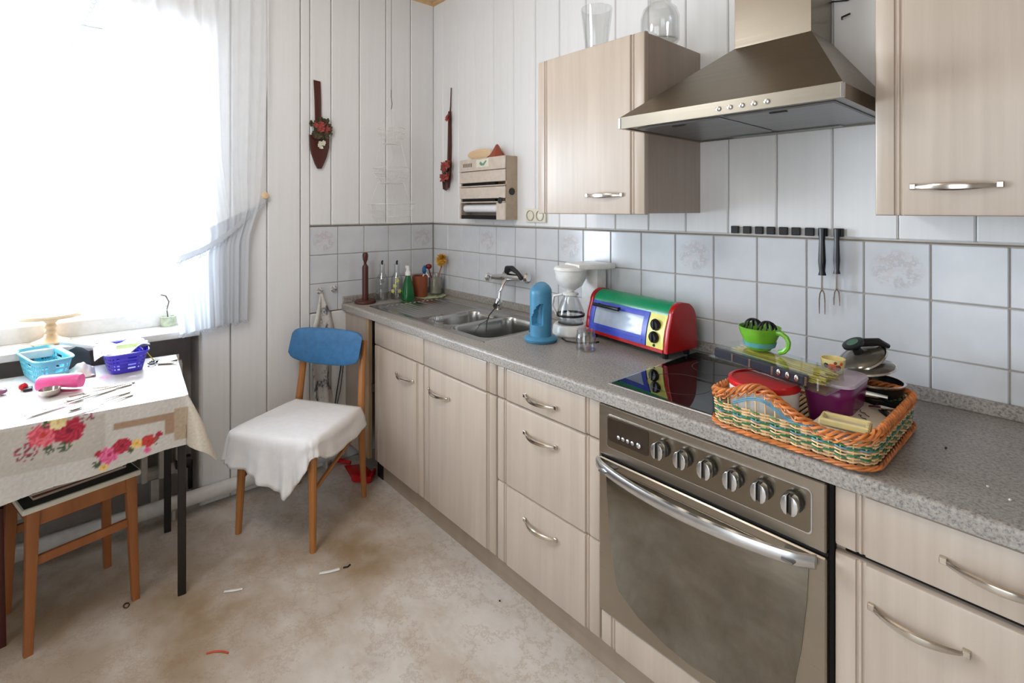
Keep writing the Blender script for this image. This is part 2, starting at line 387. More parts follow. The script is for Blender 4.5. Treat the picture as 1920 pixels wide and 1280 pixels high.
# rest of the room behind the camera
struct(MB().box(XR, YN, 0, XR+.1, .15, ZC+.02), 'wall_back', M['taupe'])
struct(MB().box(-.25, YN-.1, 0, 1.75, YN, ZC+.02).box(3.45, YN-.1, 0, XR+.1, YN, ZC+.02).box(1.75, YN-.1, 2.3, 3.45, YN, ZC+.02), 'wall_near', M['taupe'])
d1 = struct(MB().box(1.75, YN-.07, 0, 1.83, YN-.02, 2.3).box(3.37, YN-.07, 0, 3.45, YN-.02, 2.3).box(1.75, YN-.07, 2.22, 3.45, YN-.02, 2.3).box(2.56, YN-.07, 0, 2.64, YN-.02, 2.22).box(1.83, YN-.07, 0, 3.37, YN-.02, .1), 'fill_door_1', M['enamel'])  # unseen door frame, added as an opening for the rear fill light
finish(MB().box(1.84, YN-.05, .1, 3.37, YN-.045, 2.22), 'pane', M['pane'], d1)
# window, sill, niche
win = MB()
for (a, b, c_, d_) in ((-3.0,-2.94,.8895,2.1005), (-1.33,-1.27,.8895,2.1005), (-2.16,-2.08,.8895,2.1005)): win.box(-.23, a, c_, -.17, b, d_, .004)
win.box(-.23, -3.0, .82, -.17, -1.27, .89, .004).box(-.23, -3.0, 2.10, -.17, -1.27, 2.17, .004)
wn = struct(win, 'window_1', M['enamel'])
finish(MB().box(-.205, -2.94, .89, -.2, -2.16, 2.10), 'pane', M['pane'], wn)
finish(MB().box(-.205, -2.08, .89, -.2, -1.33, 2.10), 'pane', M['pane'], wn)
sb = MB(); sb.box(-.24, -3.0, .792, .02, -1.275, .822, .004, 2)
struct(sb, 'trim_3', M['enamel'])
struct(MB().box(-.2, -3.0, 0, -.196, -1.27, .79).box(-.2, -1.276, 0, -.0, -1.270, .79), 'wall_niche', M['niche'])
# parapet / ground outdoors (only seen as blown-out white through the window)
struct(MB().box(-9, -9, -.2, -.26, 6, -.12), 'ground', plain('pale_gravel', (210,208,200), .9))

# radiator and pipe
rad = thing('radiator', 'white ribbed radiator standing in the dark recess under the windowsill', 'radiator', (-.1, -2.0, .0))
for i in range(20):
    y = -1.345-.066*i
    finish(MB().tube([(-.055, y, .16), (-.055, y, .66)], .017, 8, flat=.8).box(-.15, y-.006, .17, -.055, y+.006, .65), 'column', M['radiator'], rad)
finish(MB().tube([(-.1, -1.33, .17), (-.1, -2.62, .17)], .028, 10).tube([(-.1, -1.33, .64), (-.1, -2.62, .64)], .028, 10), 'header_pipe', M['radiator'], rad)
for y in (-2.5, -1.45): finish(MB().box(-.13, y, .0, -.07, y+.03, .15), 'foot', M['radiator'], rad)
finish(MB().lathe([(0,0),(.03,0),(.032,.05),(.02,.06),(0,.06)], (-.06,-1.30,.2), 14, Matrix.Rotation(radians(90),3,'X')).tube([(-.06,-1.3,.2),(-.06,-1.3,.07)], .01), 'valve', M['black'], rad)
pp = thing('heating_pipe', 'thick white heating pipe running low along the window wall', 'pipe', (.045, -1.6, 0))
finish(MB().tube([(.045, -2.9, .072), (.045, -.61, .072)], .031, 16).tube([(.045,-.615,.072),(.008,-.612,.072)], .02, 10), 'pipe_run', M['enamel'], pp)
for y in (-1.38, -.7, -2.2): finish(MB().box(.0, y-.006, 0, .05, y+.006, .045), 'bracket', M['radiator'], pp)

# ================================================================== BASE UNITS
FY = -.58
def front(x0, x1, z0, z1, edge=.044, grooves=(1,1), yb=FY, th=.02):
    """slab front with a rounded edge and a beaded groove near each side"""
    w = x1-x0; P = [(0,th),(0,.006),(.0015,.002),(.005,0)]
    def gr(c): return [(c-.008,0),(c-.006,.0035),(c-.003,.0035),(c-.001,.0005),(c+.002,.0005),(c+.004,.0035),(c+.007,.0035),(c+.010,-.002)]
    if grooves[0]: P += gr(edge)
    if grooves[1]: P += [(w-a, b) for a, b in gr(edge)[::-1]]
    P += [(w-.005,0),(w-.0015,.002),(w,.006),(w,th)]
    lv = [(z0,.005),(z0+.002,.0015),(z0+.006,0),(z1-.006,0),(z1-.002,.0015),(z1,.005)]
    b = MB(); R = []
    for z, dy in lv: R.append([b.V((x0+px, yb-th+max(py, 0 if py > 0 else py)+ (dy if py < th else 0), z)) for px, py in P])
    for A, B in zip(R, R[1:]):
        for i in range(len(P)-1): b.F([A[i], A[i+1], B[i+1], B[i]])
        b.F([A[-1], A[0], B[0], B[-1]])
    b.F(R[0][::-1]); b.F(R[-1]); return b
FYF = FY+.02   # front back plane so that the face lies at y = -.58
def bow(xa, xb, z, y=FY, out=.026):
    b = MB(); n = 14; pts = []; rr = []
    for i in range(n+1):
        u = i/n; pts.append((xa+(xb-xa)*u, y-.004-out*sin(pi*u)**.75, z-.002)); rr.append(.0035+.005*sin(pi*u))
    b.tube(pts, rr, 8, flat=.55)
    for x in (xa, xb): b.box(x-.006, y-.010, z-.007, x+.006, y+.0005, z+.006, .0015)
    return b
def carcass(t_, x0, x1, z0=.12, z1=.815, side=True):
    b = MB(); T = .016
    b.box(x0, FYF, z0, x0+T, -.03, z1).box(x1-T, FYF, z0, x1, -.03, z1).box(x0+T, FYF, z0, x1-T, -.03, z0+T).box(x0+T, -.05, z0, x1-T, -.03, z1).box(x0+T, FYF, z1-T, x1-T, FYF+.08, z1)
    finish(b, 'carcass', M['birch_side'], t_)
# filler / end panel in the corner by the window wall
ep = thing('end_panel', 'narrow birch end panel left of the sink cabinet beside the wall', 'panel', (.16,-.57,0))
finish(MB().box(.012, FY, .10, .262, FY+.02, .815, .002), 'panel_board', M['birch_side'], ep)
finish(MB().box(.262, FY-.001, .10, .292, FY+.022, .815, .002), 'edge_strip', M['edge_wood'], ep)
finish(MB().box(.318, FY-.002, .45, .330, FY+.02, .49), 'hinge', M['nickel'], ep)
finish(MB().box(.292, FY+.05, 0, .352, FY+.06, .815), 'gap_shade', M['void'], ep)  # black sheet painted in for the shade of the open gap
# sink cabinet
sc = thing('sink_cabinet', 'double door birch base cabinet under the steel sink', 'cabinet', (.84,-.3,0))
carcass(sc, .356, 1.308)
finish(front(.358, .816, .700, .812, grooves=(0,0), yb=FYF), 'false_front', M['birch'], sc)
finish(front(.820, 1.308, .700, .812, grooves=(0,1), yb=FYF), 'false_front', M['birch'], sc)
for (a, b, h0, h1) in ((.358,.816,.590,.738), (.820,1.308,.866,1.015)):
    d = finish(front(a, b, .122, .695, yb=FYF), 'door', M['birch'], sc)
    finish(bow(h0, h1, .610), 'handle', M['nickel'], d)
# drawer cabinet
dc = thing('drawer_cabinet', 'birch base cabinet with three drawers between sink and oven', 'cabinet', (1.55,-.3,0))
carcass(dc, 1.314, 1.782)
for z0, z1, hz in ((.701,.812,.746), (.405,.696,.622), (.122,.400,.330)):
    d = finish(front(1.316, 1.781, z0, z1, yb=FYF), 'drawer', M['birch'], dc)
    finish(bow(1.467, 1.610, hz), 'handle', M['nickel'], d)
# right cabinet
rc = thing('base_cabinet', 'birch base cabinet with drawer and door right of the oven', 'cabinet', (2.63,-.3,0))
carcass(rc, 2.381, 2.90)
d = finish(front(2.383, 2.90, .693, .812, yb=FYF), 'drawer', M['birch'], rc); finish(bow(2.554, 2.700, .752), 'handle', M['nickel'], d)
d = finish(front(2.383, 2.90, .122, .680, yb=FYF), 'door', M['birch'], rc); finish(bow(2.447, 2.585, .607), 'handle', M['nickel'], d)
finish(MB().box(2.40, FYF-.001, .675, 2.9, FYF+.02, .70), 'gap_shade', M['void'], rc)  # dark strip standing for the shade between drawer and door
rc2 = thing('base_cabinet', 'further birch base cabinet at the right end of the counter run', 'cabinet', (3.2,-.3,0))
carcass(rc2, 2.904, 3.50)
finish(front(2.904, 3.50, .693, .812, yb=FYF), 'drawer', M['birch'], rc2); finish(front(2.904, 3.50, .122, .690, yb=FYF), 'door', M['birch'], rc2)
# plinth
struct(MB().box(.30, -.527, 0, 3.5, -.51, .118), 'baseboard_right', M['plinth'])

# worktop with cut-outs for sink and hob
SX0, SX1, SY0, SY1 = .205, 1.165, -.515, -.105
HX0, HX1, HY0, HY1 = 1.80, 2.36, -.535, -.06
wt = MB(); z0, z1 = .818, .857
def slab(b, x0, y0, x1, y1): b.box(x0, y0, z0, x1, y1, z1)
for (a, b_, c_, d_) in ((.003,-.575,SX0,-.001), (SX0,SY1,SX1,-.001), (SX0,-.575,SX1,SY0), (SX1,-.575,HX0,-.001), (HX0,HY1,HX1,-.001), (HX0,-.575,HX1,HY0), (HX1,-.575,3.52,-.001)): slab(wt, a, b_, c_, d_)
n = 7; prof = [(-.575, z0)] + [(-.6, z0+.004)] + [(-.6+.010*(1-cos(radians(a_))), z1-.010+.010*sin(radians(a_))) for a_ in arc(0, 90, 6)] + [(-.575, z1)]
wt.prism(prof, 'x', .003, 3.52)
wto = single(wt, 'worktop', M['granite'], 'long grey speckled granite-look worktop over the base cabinets', 'worktop', (1.7,-.3,.857))
us = MB(); us.box(.003, -.020, .857, 3.52, -.008, .893, .002).box(.008, -.598, .857, .020, -.020, .893, .002)
us = thing('splash_strip', 'low granite-look upstand strip along the tiles behind the worktop', 'upstand', (1.7,-.014,.857))
finish(MB().box(.003, -.022, .8572, 3.52, -.008, .893, .002), 'long_strip', M['granite'], us)
finish(MB().box(.008, -.596, .8572, .022, -.022, .893, .002), 'short_strip', M['granite'], us)

# sink
sk = thing('kitchen_sink', 'stainless steel sink with drainer, small bowl and large bowl', 'sink', (.68,-.31,.857))
def sd_box(x, y, x0, x1, y0, y1, r):
    cx, cy = (x0+x1)/2, (y0+y1)/2; hx, hy = (x1-x0)/2-r, (y1-y0)/2-r
    dx, dy = abs(x-cx)-hx, abs(y-cy)-hy
    return hypot(max(dx,0), max(dy,0)) + min(max(dx,dy),0) - r
def sinkz(x, y):
    z = .8605
    ed = sd_box(x, y, .19, 1.18, -.532, -.092, .01)
    if ed > -.006: z -= .003*(1+ed/.006)
    elif ed > -.022: z -= 0.0
    else: z -= .002
    a = sd_box(x, y, .885, 1.145, -.492, -.150, .05); b = sd_box(x, y, .665, .860, -.470, -.190, .05)
    for s_, dep in ((a, .15), (b, .09)):
        if s_ < .004:
            k = min(1, max(0, -(s_-.004)/.013)); k = k*k*(3-2*k); z -= dep*k
        elif s_ < .016: z += .0022*sin(pi*(s_-.004)/.012)
    if sd_box(x, y, .245, .625, -.492, -.135, .02) < 0:
        z += .0030*cos((y+.135)/.0275*2*pi) - .003
    return z
nx_, ny_ = 340, 190; sm = MB()
sm.grid(lambda u, v_: (.19+.99*u, -.532+.44*v_, sinkz(.19+.99*u, -.532+.44*v_)), nx_, ny_)
finish(sm, 'basin', M['sink'], sk, ang=60, recalc=False)
finish(MB().lathe([(.0,.0),(.030,.0),(.032,.003),(.02,.006),(0,.006)], (1.015,-.32,.7095), 20), 'drain', M['chrome'], sk)
finish(MB().lathe([(.0,.0),(.030,.0),(.032,.003),(.02,.006),(0,.006)], (.762,-.33,.7695), 20), 'drain', M['chrome'], sk)
single(MB().lathe([(0,0),(.021,0),(.021,.012),(.016,.014),(.014,.026),(.017,.028),(.015,.034),(0,.034)], (.785,-.478,.8605), 18), 'sink_stopper', M['cut_glass'], 'small clear round stopper on the rim of the sink', 'stopper', (.785,-.478,.8605))

# hob
hob = thing('ceramic_hob', 'black ceramic glass hob set flush in the worktop', 'hob', (2.08,-.3,.857))
finish(MB().box(HX0-.014, HY0-.014, .857, HX1+.014, HY1+.014, .8605, .0015), 'steel_frame', M['alu'], hob)
finish(MB().box(HX0-.006, HY0-.006, .8606, HX1+.006, HY1+.006, .8618, .0005), 'glass_plate', M['cer_glass'], hob)
for (cx_, cy_, r_) in ((1.93,-.40,.09), (1.93,-.18,.072), (2.22,-.40,.072), (2.22,-.18,.09)):
    finish(MB().tube([(cx_+r_*cos(a_*pi/24), cy_+r_*sin(a_*pi/24), .8619) for a_ in range(48)], .0006, 4, closed=True), 'zone_ring', plain('ring_grey', (64,60,60), .4), hob)

# oven
ov = thing('oven', 'built-in steel oven with mirrored door, bar handle and six knobs', 'oven', (2.08,-.3,0))
OX0, OX1 = 1.789, 2.372
finish(MB().box(OX0+.004, FYF+.012, .21, OX1-.004, -.04, .815), 'body', M['void'], ov)
cp = finish(MB().box(OX0, -.594, .672, OX1, FYF+.01, .815, .003), 'control_panel', M['oven_steel'], ov)
def rrect(x0, x1, z0, z1, r, n=5):
    P = []
    for cx_, cz_, a0 in ((x1-r,z1-r,0),(x0+r,z1-r,90),(x0+r,z0+r,180),(x1-r,z0+r,270)):
        P += [(cx_+r*cos(radians(a0+90*i/n)), cz_+r*sin(radians(a0+90*i/n))) for i in range(n+1)]
    return P
finish(MB().prism(rrect(1.819, 2.347, .700, .793, .010), 'y', -.5965, -.59), 'bezel', M['alu'], cp)
finish(MB().prism(rrect(1.8215, 2.3445, .7025, .7905, .009), 'y', -.5975, -.59), 'fascia', M['panel_steel'], cp)
finish(MB().prism(rrect(1.826, 1.958, .722, .786, .006), 'y', -.5985, -.59), 'display_window', plain('dark_display', (52,42,34), .12), cp)
for i in range(5): finish(MB().lathe([(0,0),(.0055 if i < 4 else .007,0),(.0055 if i < 4 else .007,.004),(.003,.006),(0,.006)], (1.864+.0152*i+(.004 if i == 4 else 0),-.598,.741), 12, Matrix.Rotation(radians(90),3,'X')), 'button', M['alu'], cp)
for i in range(6):
    x = 1.999+.0628*i
    k = finish(MB().lathe([(0,0),(.021,0),(.021,.006),(.018,.009),(.0,.009)], (x,-.5975,.757), 24, Matrix.Rotation(radians(90),3,'X')), 'knob', plain('graphite_ring', (70,66,62), .3, .6), cp)
    g = MB(); g.box(x-.0045, -.622, .737, x+.0045, -.606, .777, .004, 2)
    finish(g, 'grip', plain('graphite_ring', (70,66,62), .3), cp)
    g = MB()
    for sgn in (-1, 1): g.prism([(x+sgn*(.0045+a_), .757+b_) for a_, b_ in ((0,.020),(.006,.018),(.011,.011),(.013,0),(.011,-.011),(.006,-.018),(0,-.020))], 'y', -.626, -.6065, .0015)
    finish(g, 'grip_cheek', M['alu'], cp)
# door: steel frame plate with the glass let in
od = MB(); od.box(OX0, -.592, .224, OX1, FYF+.01, .662, .003)
od = finish(od, 'door', M['oven_steel'], ov)
gp = [(1.815,.640),(2.341,.640)]; rt = [(2.337,.560),(2.326,.450),(2.306,.330),(2.296,.312),(2.23,.276),(2.15,.256),(2.078,.250)]
gp = [(1.815,.640)] + [(4.156-x, z) for x, z in rt][0:] + [(x, z) for x, z in rt[::-1]][1:] + [(2.341,.640)]
finish(MB().prism(gp, 'y', -.5945, -.59, .0008), 'door_glass', M['mirror_glass'], od)
h = MB(); n = 20; R = []
for i in range(n+1):
    u = i/n; x = 1.790+.566*u; y = -.600-.052*sin(pi*u)**.6; zc = .655-.004*sin(pi*u)
    R.append([h.V((x, y+a_, zc+b_)) for a_, b_ in ((-.006,.010),(-.010,.0),(-.008,-.014),(0,-.019),(.006,-.014),(.006,.0),(.002,.011))])
for A, B in zip(R, R[1:]):
    for i in range(7): h.F([A[i], A[(i+1) % 7], B[(i+1) % 7], B[i]])
h.F(R[0][::-1]); h.F(R[-1])
finish(h, 'handle', M['alu'], od, ang=50)
for x in (1.835, 2.313): finish(MB().prism([(x-.01,-.64),(x+.012,-.64),(x+.02,-.592),(x-.02,-.592)], 'z', .648, .652), 'handle_bracket', M['steel_dark'], od)
finish(MB().box(OX0, -.583, .663, OX1, -.575, .671), 'gap_shade', M['void'], ov)  # shade of the joint above the oven door, as a black strip
b = front(1.786, 2.375, .122, .214, yb=FYF); finish(b, 'lower_panel', M['birch'], ov)
finish(MB().box(2.3725, FY+.004, .12, 2.381, FYF+.02, .815), 'gap_shade', M['void'], ov)  # black strip for the shade between oven and cabinet

# ================================================================== WALL UNITS
def wall_unit(label, x0, x1, yf, z0, z1, hx, hz, sid):
    t_ = thing('wall_cabinet', label, 'cabinet', ((x0+x1)/2, yf/2, z0))
    finish(MB().box(x0, yf+.02, z0+.004, x1, -.012, z1-.004, .001), 'carcass', M['birch_side'], t_)
    d_ = finish(front(x0, x1, z0, z1, yb=yf+.02), 'door', M['birch'], t_)
    finish(bow(hx[0], hx[1], hz, yf, .02), 'handle', M['nickel'], d_); return t_
wall_unit('birch wall cabinet left of the cooker hood with glassware on top', 1.299, 1.785, -.361, 1.353, 1.940, (1.552,1.700), 1.419, 0)
wall_unit('birch wall cabinet right of the cooker hood at the picture edge', 2.397, 2.895, -.352, 1.356, 1.945, (2.468,2.607), 1.420, 0)

# hood
hd = thing('cooker_hood', 'brushed steel pyramid chimney cooker hood above the hob', 'cooker hood', (2.08,-.24,1.612))
HX = (1.785, 2.372); HYF = -.49; HZ = (1.612, 1.643); CX = (1.992, 2.209); CYF = -.183; CZ = 1.868
b = MB()
b.box(HX[0], HYF, HZ[0], HX[0]+.012, -.014, HZ[1]).box(HX[1]-.012, HYF, HZ[0], HX[1], -.014, HZ[1]).box(HX[0]+.012, HYF, HZ[0], HX[1]-.012, HYF+.012, HZ[1]).box(HX[0]+.012, -.026, HZ[0], HX[1]-.012, -.014, HZ[1])
finish(b, 'rim', M['steel'], hd)
b = MB(); B0 = [(HX[0],HYF,HZ[1]),(HX[1],HYF,HZ[1]),(HX[1],-.014,HZ[1]),(HX[0],-.014,HZ[1])]; T0 = [(CX[0],CYF,CZ),(CX[1],CYF,CZ),(CX[1],-.014,CZ),(CX[0],-.014,CZ)]
B1 = [(x, y, HZ[1]+.003) for x, y, z in B0]
rg = [[b.V(p) for p in q] for q in (B0, B1, T0)]
for A, B in zip(rg, rg[1:]):
    for i in range(4): b.F([A[i], A[(i+1) % 4], B[(i+1) % 4], B[i]])
b.F(rg[0][::-1]); b.F(rg[-1]); finish(b, 'canopy', M['steel'], hd, ang=10)
finish(MB().box(CX[0], CYF, CZ-.004, CX[1], -.014, 2.60, .001), 'chimney', M['steel'], hd)
finish(MB().box(HX[0]+.012, HYF+.012, HZ[0]+.004, HX[1]-.012, -.026, HZ[0]+.010), 'underside', M['steel_dark'], hd)
for a, b_ in ((1.815, 2.072), (2.084, 2.345)):
    f_ = finish(MB().box(a, HYF+.045, HZ[0]-.001, b_, -.10, HZ[0]+.006, .003), 'grease_filter', M['steel_dark'], hd)
    finish(MB().box((a+b_)/2-.02, HYF+.06, HZ[0]-.004, (a+b_)/2+.02, HYF+.072, HZ[0], .001), 'filter_latch', M['black'], f_)
finish(MB().box(1.93, -.085, HZ[0]-.003, 2.25, -.045, HZ[0]+.004, .002), 'lamp_cover', M['blister'], hd)
for x in HX: finish(MB().box(x-.004, HYF-.002, HZ[0], x+.004, HYF+.004, HZ[1]+.001, .001), 'corner_cap', M['chrome'], hd)
for i in range(5):
    finish(MB().lathe([(0,0),(.006,0),(.006,.004),(.004,.005),(0,.005)], (2.094+.030*i, HYF, 1.628), 12, Matrix.Rotation(radians(90),3,'X')), 'button', M['chrome'], hd)

# vase and bottle on the left wall cabinet
b = MB(); b.lathe([(0,.006),(.036,.006),(.036,0),(.040,0),(.0425,.04),(.050,.10),(.056,.152),(.052,.152),(.046,.10),(.038,.04),(.034,.012),(0,.010)], (1.545,-.305,1.940), 30)
for v_ in b.bm.verts:
    v_.co += Vector((random.uniform(-1,1), random.uniform(-1,1), 0))*.0012
single(b, 'glass_vase', M['cut_glass'], 'textured clear glass vase on top of the left wall cabinet', 'vase', (1.545,-.305,1.940))
single(MB().lathe([(0,.004),(.060,.004),(.060,0),(.064,.006),(.064,.085),(.056,.112),(.038,.130),(.034,.20),(.036,.26),(.032,.26),(.030,.20),(.034,.13),(.052,.108),(.060,.083),(.060,.01),(0,.008)], (1.748,-.215,1.940), 30), 'glass_carafe', M['cut_glass'], 'wide clear glass carafe at the right of the left cabinet top', 'carafe', (1.748,-.215,1.940))
b = MB()
# cable and hook between hood and right cabinet
single(MB().tube([(2.20,-.016,1.995),(2.25,-.016,1.985),(2.32,-.018,2.01),(2.42,-.016,2.06),(2.5,-.016,2.10)], .0022, 6), 'cable', M['black'], 'thin dark cable crossing the wall beside the hood chimney', 'cable', (2.25,-.016,1.985))
single(MB().tube([(2.235,-.012,1.935),(2.24,-.030,1.935),(2.262,-.034,1.938)], .0028, 8), 'wall_hook', M['black'], 'small dark screw hook in the wall right of the chimney', 'hook', (2.235,-.012,1.935))

# ================================================================== WINDOW SIDE
# sheer curtains: rows of pleats, swept aside by a tie-back
def lerp_tab(tab, v):
    for (v0, *a), (v1, *b) in zip(tab, tab[1:]):
        if v <= v1: k = (v-v0)/(v1-v0); k = max(0, k); return [x+(y-x)*k for x, y in zip(a, b)]
    return list(tab[-1][1:])
def curtain_sheet(tab, nu, nv, pleats, amp, x0=.07, seed=0):
    """tab rows: v, left y, right y, z left, z right"""
    b = MB(); rnd = random.Random(seed); ph = [rnd.uniform(0, 6.3) for _ in range(4)]
    def fn(u, v):
        yl, yr, zl, zr, am = lerp_tab(tab, v); uu = u
        y = yl+(yr-yl)*uu; z = zl+(zr-zl)*uu
        wv = sin(2*pi*pleats*u+ph[0]+.8*sin(5*u+ph[1]))*.6+.4*sin(2*pi*pleats*1.7*u+ph[2]+1.5*v)
        return (x0+amp*am*wv, y, z)
    b.grid(fn, nu, nv); return b
ct = thing('sheer_curtain', 'right-hand sheer white net curtain gathered by a tie-back beside the window', 'curtain', (.07,-1.3,.84))
ctab = [(0,-1.66,-.99,2.62,2.62,.9), (.35,-1.62,-1.00,2.0,2.0,1), (.6,-1.54,-1.02,1.55,1.65,1), (.72,-1.42,-1.035,1.215,1.40,.45), (.76,-1.395,-1.045,1.16,1.36,.25), (.82,-1.39,-1.08,1.06,1.24,.3), (.92,-1.375,-1.085,.93,1.0,.4), (1,-1.36,-1.09,.815,.845,.45)]
_cs = curtain_sheet(ctab, 150, 70, 8, .026, .06, 3)
_cs.bm.faces.index_update()
for f_ in _cs.bm.faces:
    if (f_.index % 70)/70 > .725: f_.material_index = 1      # below the tie-back the net is gathered in many layers
finish(_cs, 'fabric', [M['curtain'], M['curtain_dense']], ct, ang=80, recalc=False)
b = MB()   # lace hem: small scallops
for i in range(28):
    u = i/27; y = -1.36+.27*u; z = .815+.03*u
    b.tube([(.06+.02*sin(u*40)+0*a, y+.006*cos(a), z-.004+.008*sin(a)) for a in arc(0, 2*pi*7/8, 7)], .0012, 4, closed=True)
o = finish(b, 'lace_hem', M['lace'], ct); o['kind'] = 'stuff'
tb = thing('curtain_tieback', 'white lace tie-back band holding the right curtain to the wall knob', 'tie-back', (.09,-1.2,1.2))
b = MB(); path = [(-1.40,1.155),(-1.345,1.175),(-1.28,1.20),(-1.22,1.235),(-1.16,1.28),(-1.10,1.335),(-1.05,1.385),(-1.0,1.432)]
def bandf(u, v):
    k = u*(len(path)-1); i = min(int(k), len(path)-2); f_ = k-i
    y = path[i][0]*(1-f_)+path[i+1][0]*f_; z = path[i][1]*(1-f_)+path[i+1][1]*f_
    return (.098-.06*u+.012*sin(pi*u)+.002*sin(60*u)*v, y+.010*v, z-.028*v*(1-.5*u))
b.grid(bandf, 60, 4); finish(b, 'band', M['lace'], tb, ang=80, recalc=False)
b = MB()
for i in range(22):
    p = bandf(i/21, 1.0); b.tube([(p[0], p[1]+.008*cos(a), p[2]-.004+.009*sin(a)) for a in arc(0, 2*pi*7/8, 7)], .001, 4, closed=True)
o = finish(b, 'lace_edge', M['lace'], tb); o['kind'] = 'stuff'
single(MB().lathe([(0,0),(.006,0),(.006,.012),(.014,.016),(.0175,.026),(.014,.036),(0,.040)], (.012,-1.000,1.437), 20, Matrix.Rotation(radians(90),3,'Y')), 'tieback_peg', M['lightwood'], 'round light wooden knob on the wall right of the curtain', 'knob', (.012,-1.0,1.437))
c2 = thing('sheer_curtain', 'left-hand sheer white net curtain swept to the left at the picture corner', 'curtain', (.12,-2.1,1.0))
ltab = [(0,-2.9,-1.60,2.62,2.62,1), (.25,-2.9,-1.64,2.2,2.25,1), (.42,-2.92,-1.74,1.9,1.95,1), (.6,-2.95,-2.02,1.55,1.6,.9), (.75,-2.97,-2.35,1.3,1.35,.6), (1,-2.97,-2.5,.84,.84,1)]
finish(curtain_sheet(ltab, 130, 50, 11, .03, .125, 9), 'fabric', M['curtain'], c2, ang=80, recalc=False)
b = MB()
for i in range(60):
    v = i/59*.6; yl, yr, zl, zr, am = lerp_tab(ltab, v)
    b.tube([(.125, yr+.004+.008*cos(a), zr+.009*sin(a)) for a in arc(0, 2*pi*7/8, 7)], .0013, 4, closed=True)
o = finish(b, 'lace_edge', M['lace'], c2); o['kind'] = 'stuff'
rl = thing('curtain_rail', 'white curtain rail fixed below the ceiling above the window', 'rail', (.09,-2.0,2.63))
finish(MB().box(.03, -3.0, 2.622, .15, -.95, 2.644, .002), 'rail_board', M['enamel'], rl)

# cake stand and figure on the sill
single(MB().lathe([(0,0),(.055,0),(.062,.004),(.060,.009),(.040,.016),(.024,.026),(.017,.040),(.021,.050),(.017,.060),(.022,.072),(.017,.082),(.026,.096),(.034,.102),(.10,.108),(.104,.114),(.100,.122),(.092,.118),(0,.116)], (-.10,-1.785,.822), 40), 'cake_stand', M['lightwood'], 'turned light wooden cake stand on the windowsill', 'cake stand', (-.10,-1.785,.822))
fg = thing('sill_plant', 'little plant with bare twig in a grey-green pot on the windowsill', 'plant', (-.15,-1.375,.822))
finish(MB().lathe([(0,0),(.026,0),(.030,.010),(.028,.040),(.031,.046),(.026,.046),(.022,.036),(0,.036)], (-.15,-1.375,.822), 18), 'pot', plain('mossy_pot', (176,182,158), .7, 0, .15), fg)
b = MB().tube([(-.15,-1.375,.85),(-.148,-1.380,.90),(-.15,-1.372,.935),(-.145,-1.385,.965),(-.14,-1.405,.972)], .0025, 6)
for z, dy in ((.89,.014),(.91,-.014),(.93,.013),(.95,-.010)): b.leafy((-.15,-1.376,z), (0.2,dy*60,.6), .018, .009)
finish(b, 'twig', M['leaf_dark'], fg)

# ---------------------------------------------------------------- dining table
TR = radians(4.8)
def TL(p):   # table frame: x across (0 = window side .. .585 = front), y along (0 = right end, negative to the left)
    return p
tx, ty = .100, -1.385
tbl = thing('kitchen_table', 'small table with thin dark metal legs under the flowered cloth', 'table', (tx, ty, 0), -TR)
finish(MB().box(.005, -1.25, .712, .595, -.002, .735, .003), 'tabletop', M['enamel'], tbl, world=False)
finish(MB().box(.04, -1.2, .67, .05, -.04, .712).box(.53, -1.2, .67, .54, -.04, .712).box(.05, -.05, .67, .53, -.04, .712), 'apron', M['black_metal'], tbl, world=False)
lg = lambda x, y: MB().box(x-.0125, y-.0125, 0, x+.0125, y+.0125, .712, .002)
def inv(px, py):
    q = THM['kitchen_table'].inverted() @ Vector((px, py, 0)); return q.x, q.y
lx1, ly1 = inv(.598-.02, -1.43); lx2, ly2 = inv(.122, -1.413)
for (x, y) in ((lx1, ly1), (lx2, ly2), (lx1, -1.2), (lx2, -1.2)): finish(lg(x, y), 'leg', M['black_metal'], tbl, world=False)
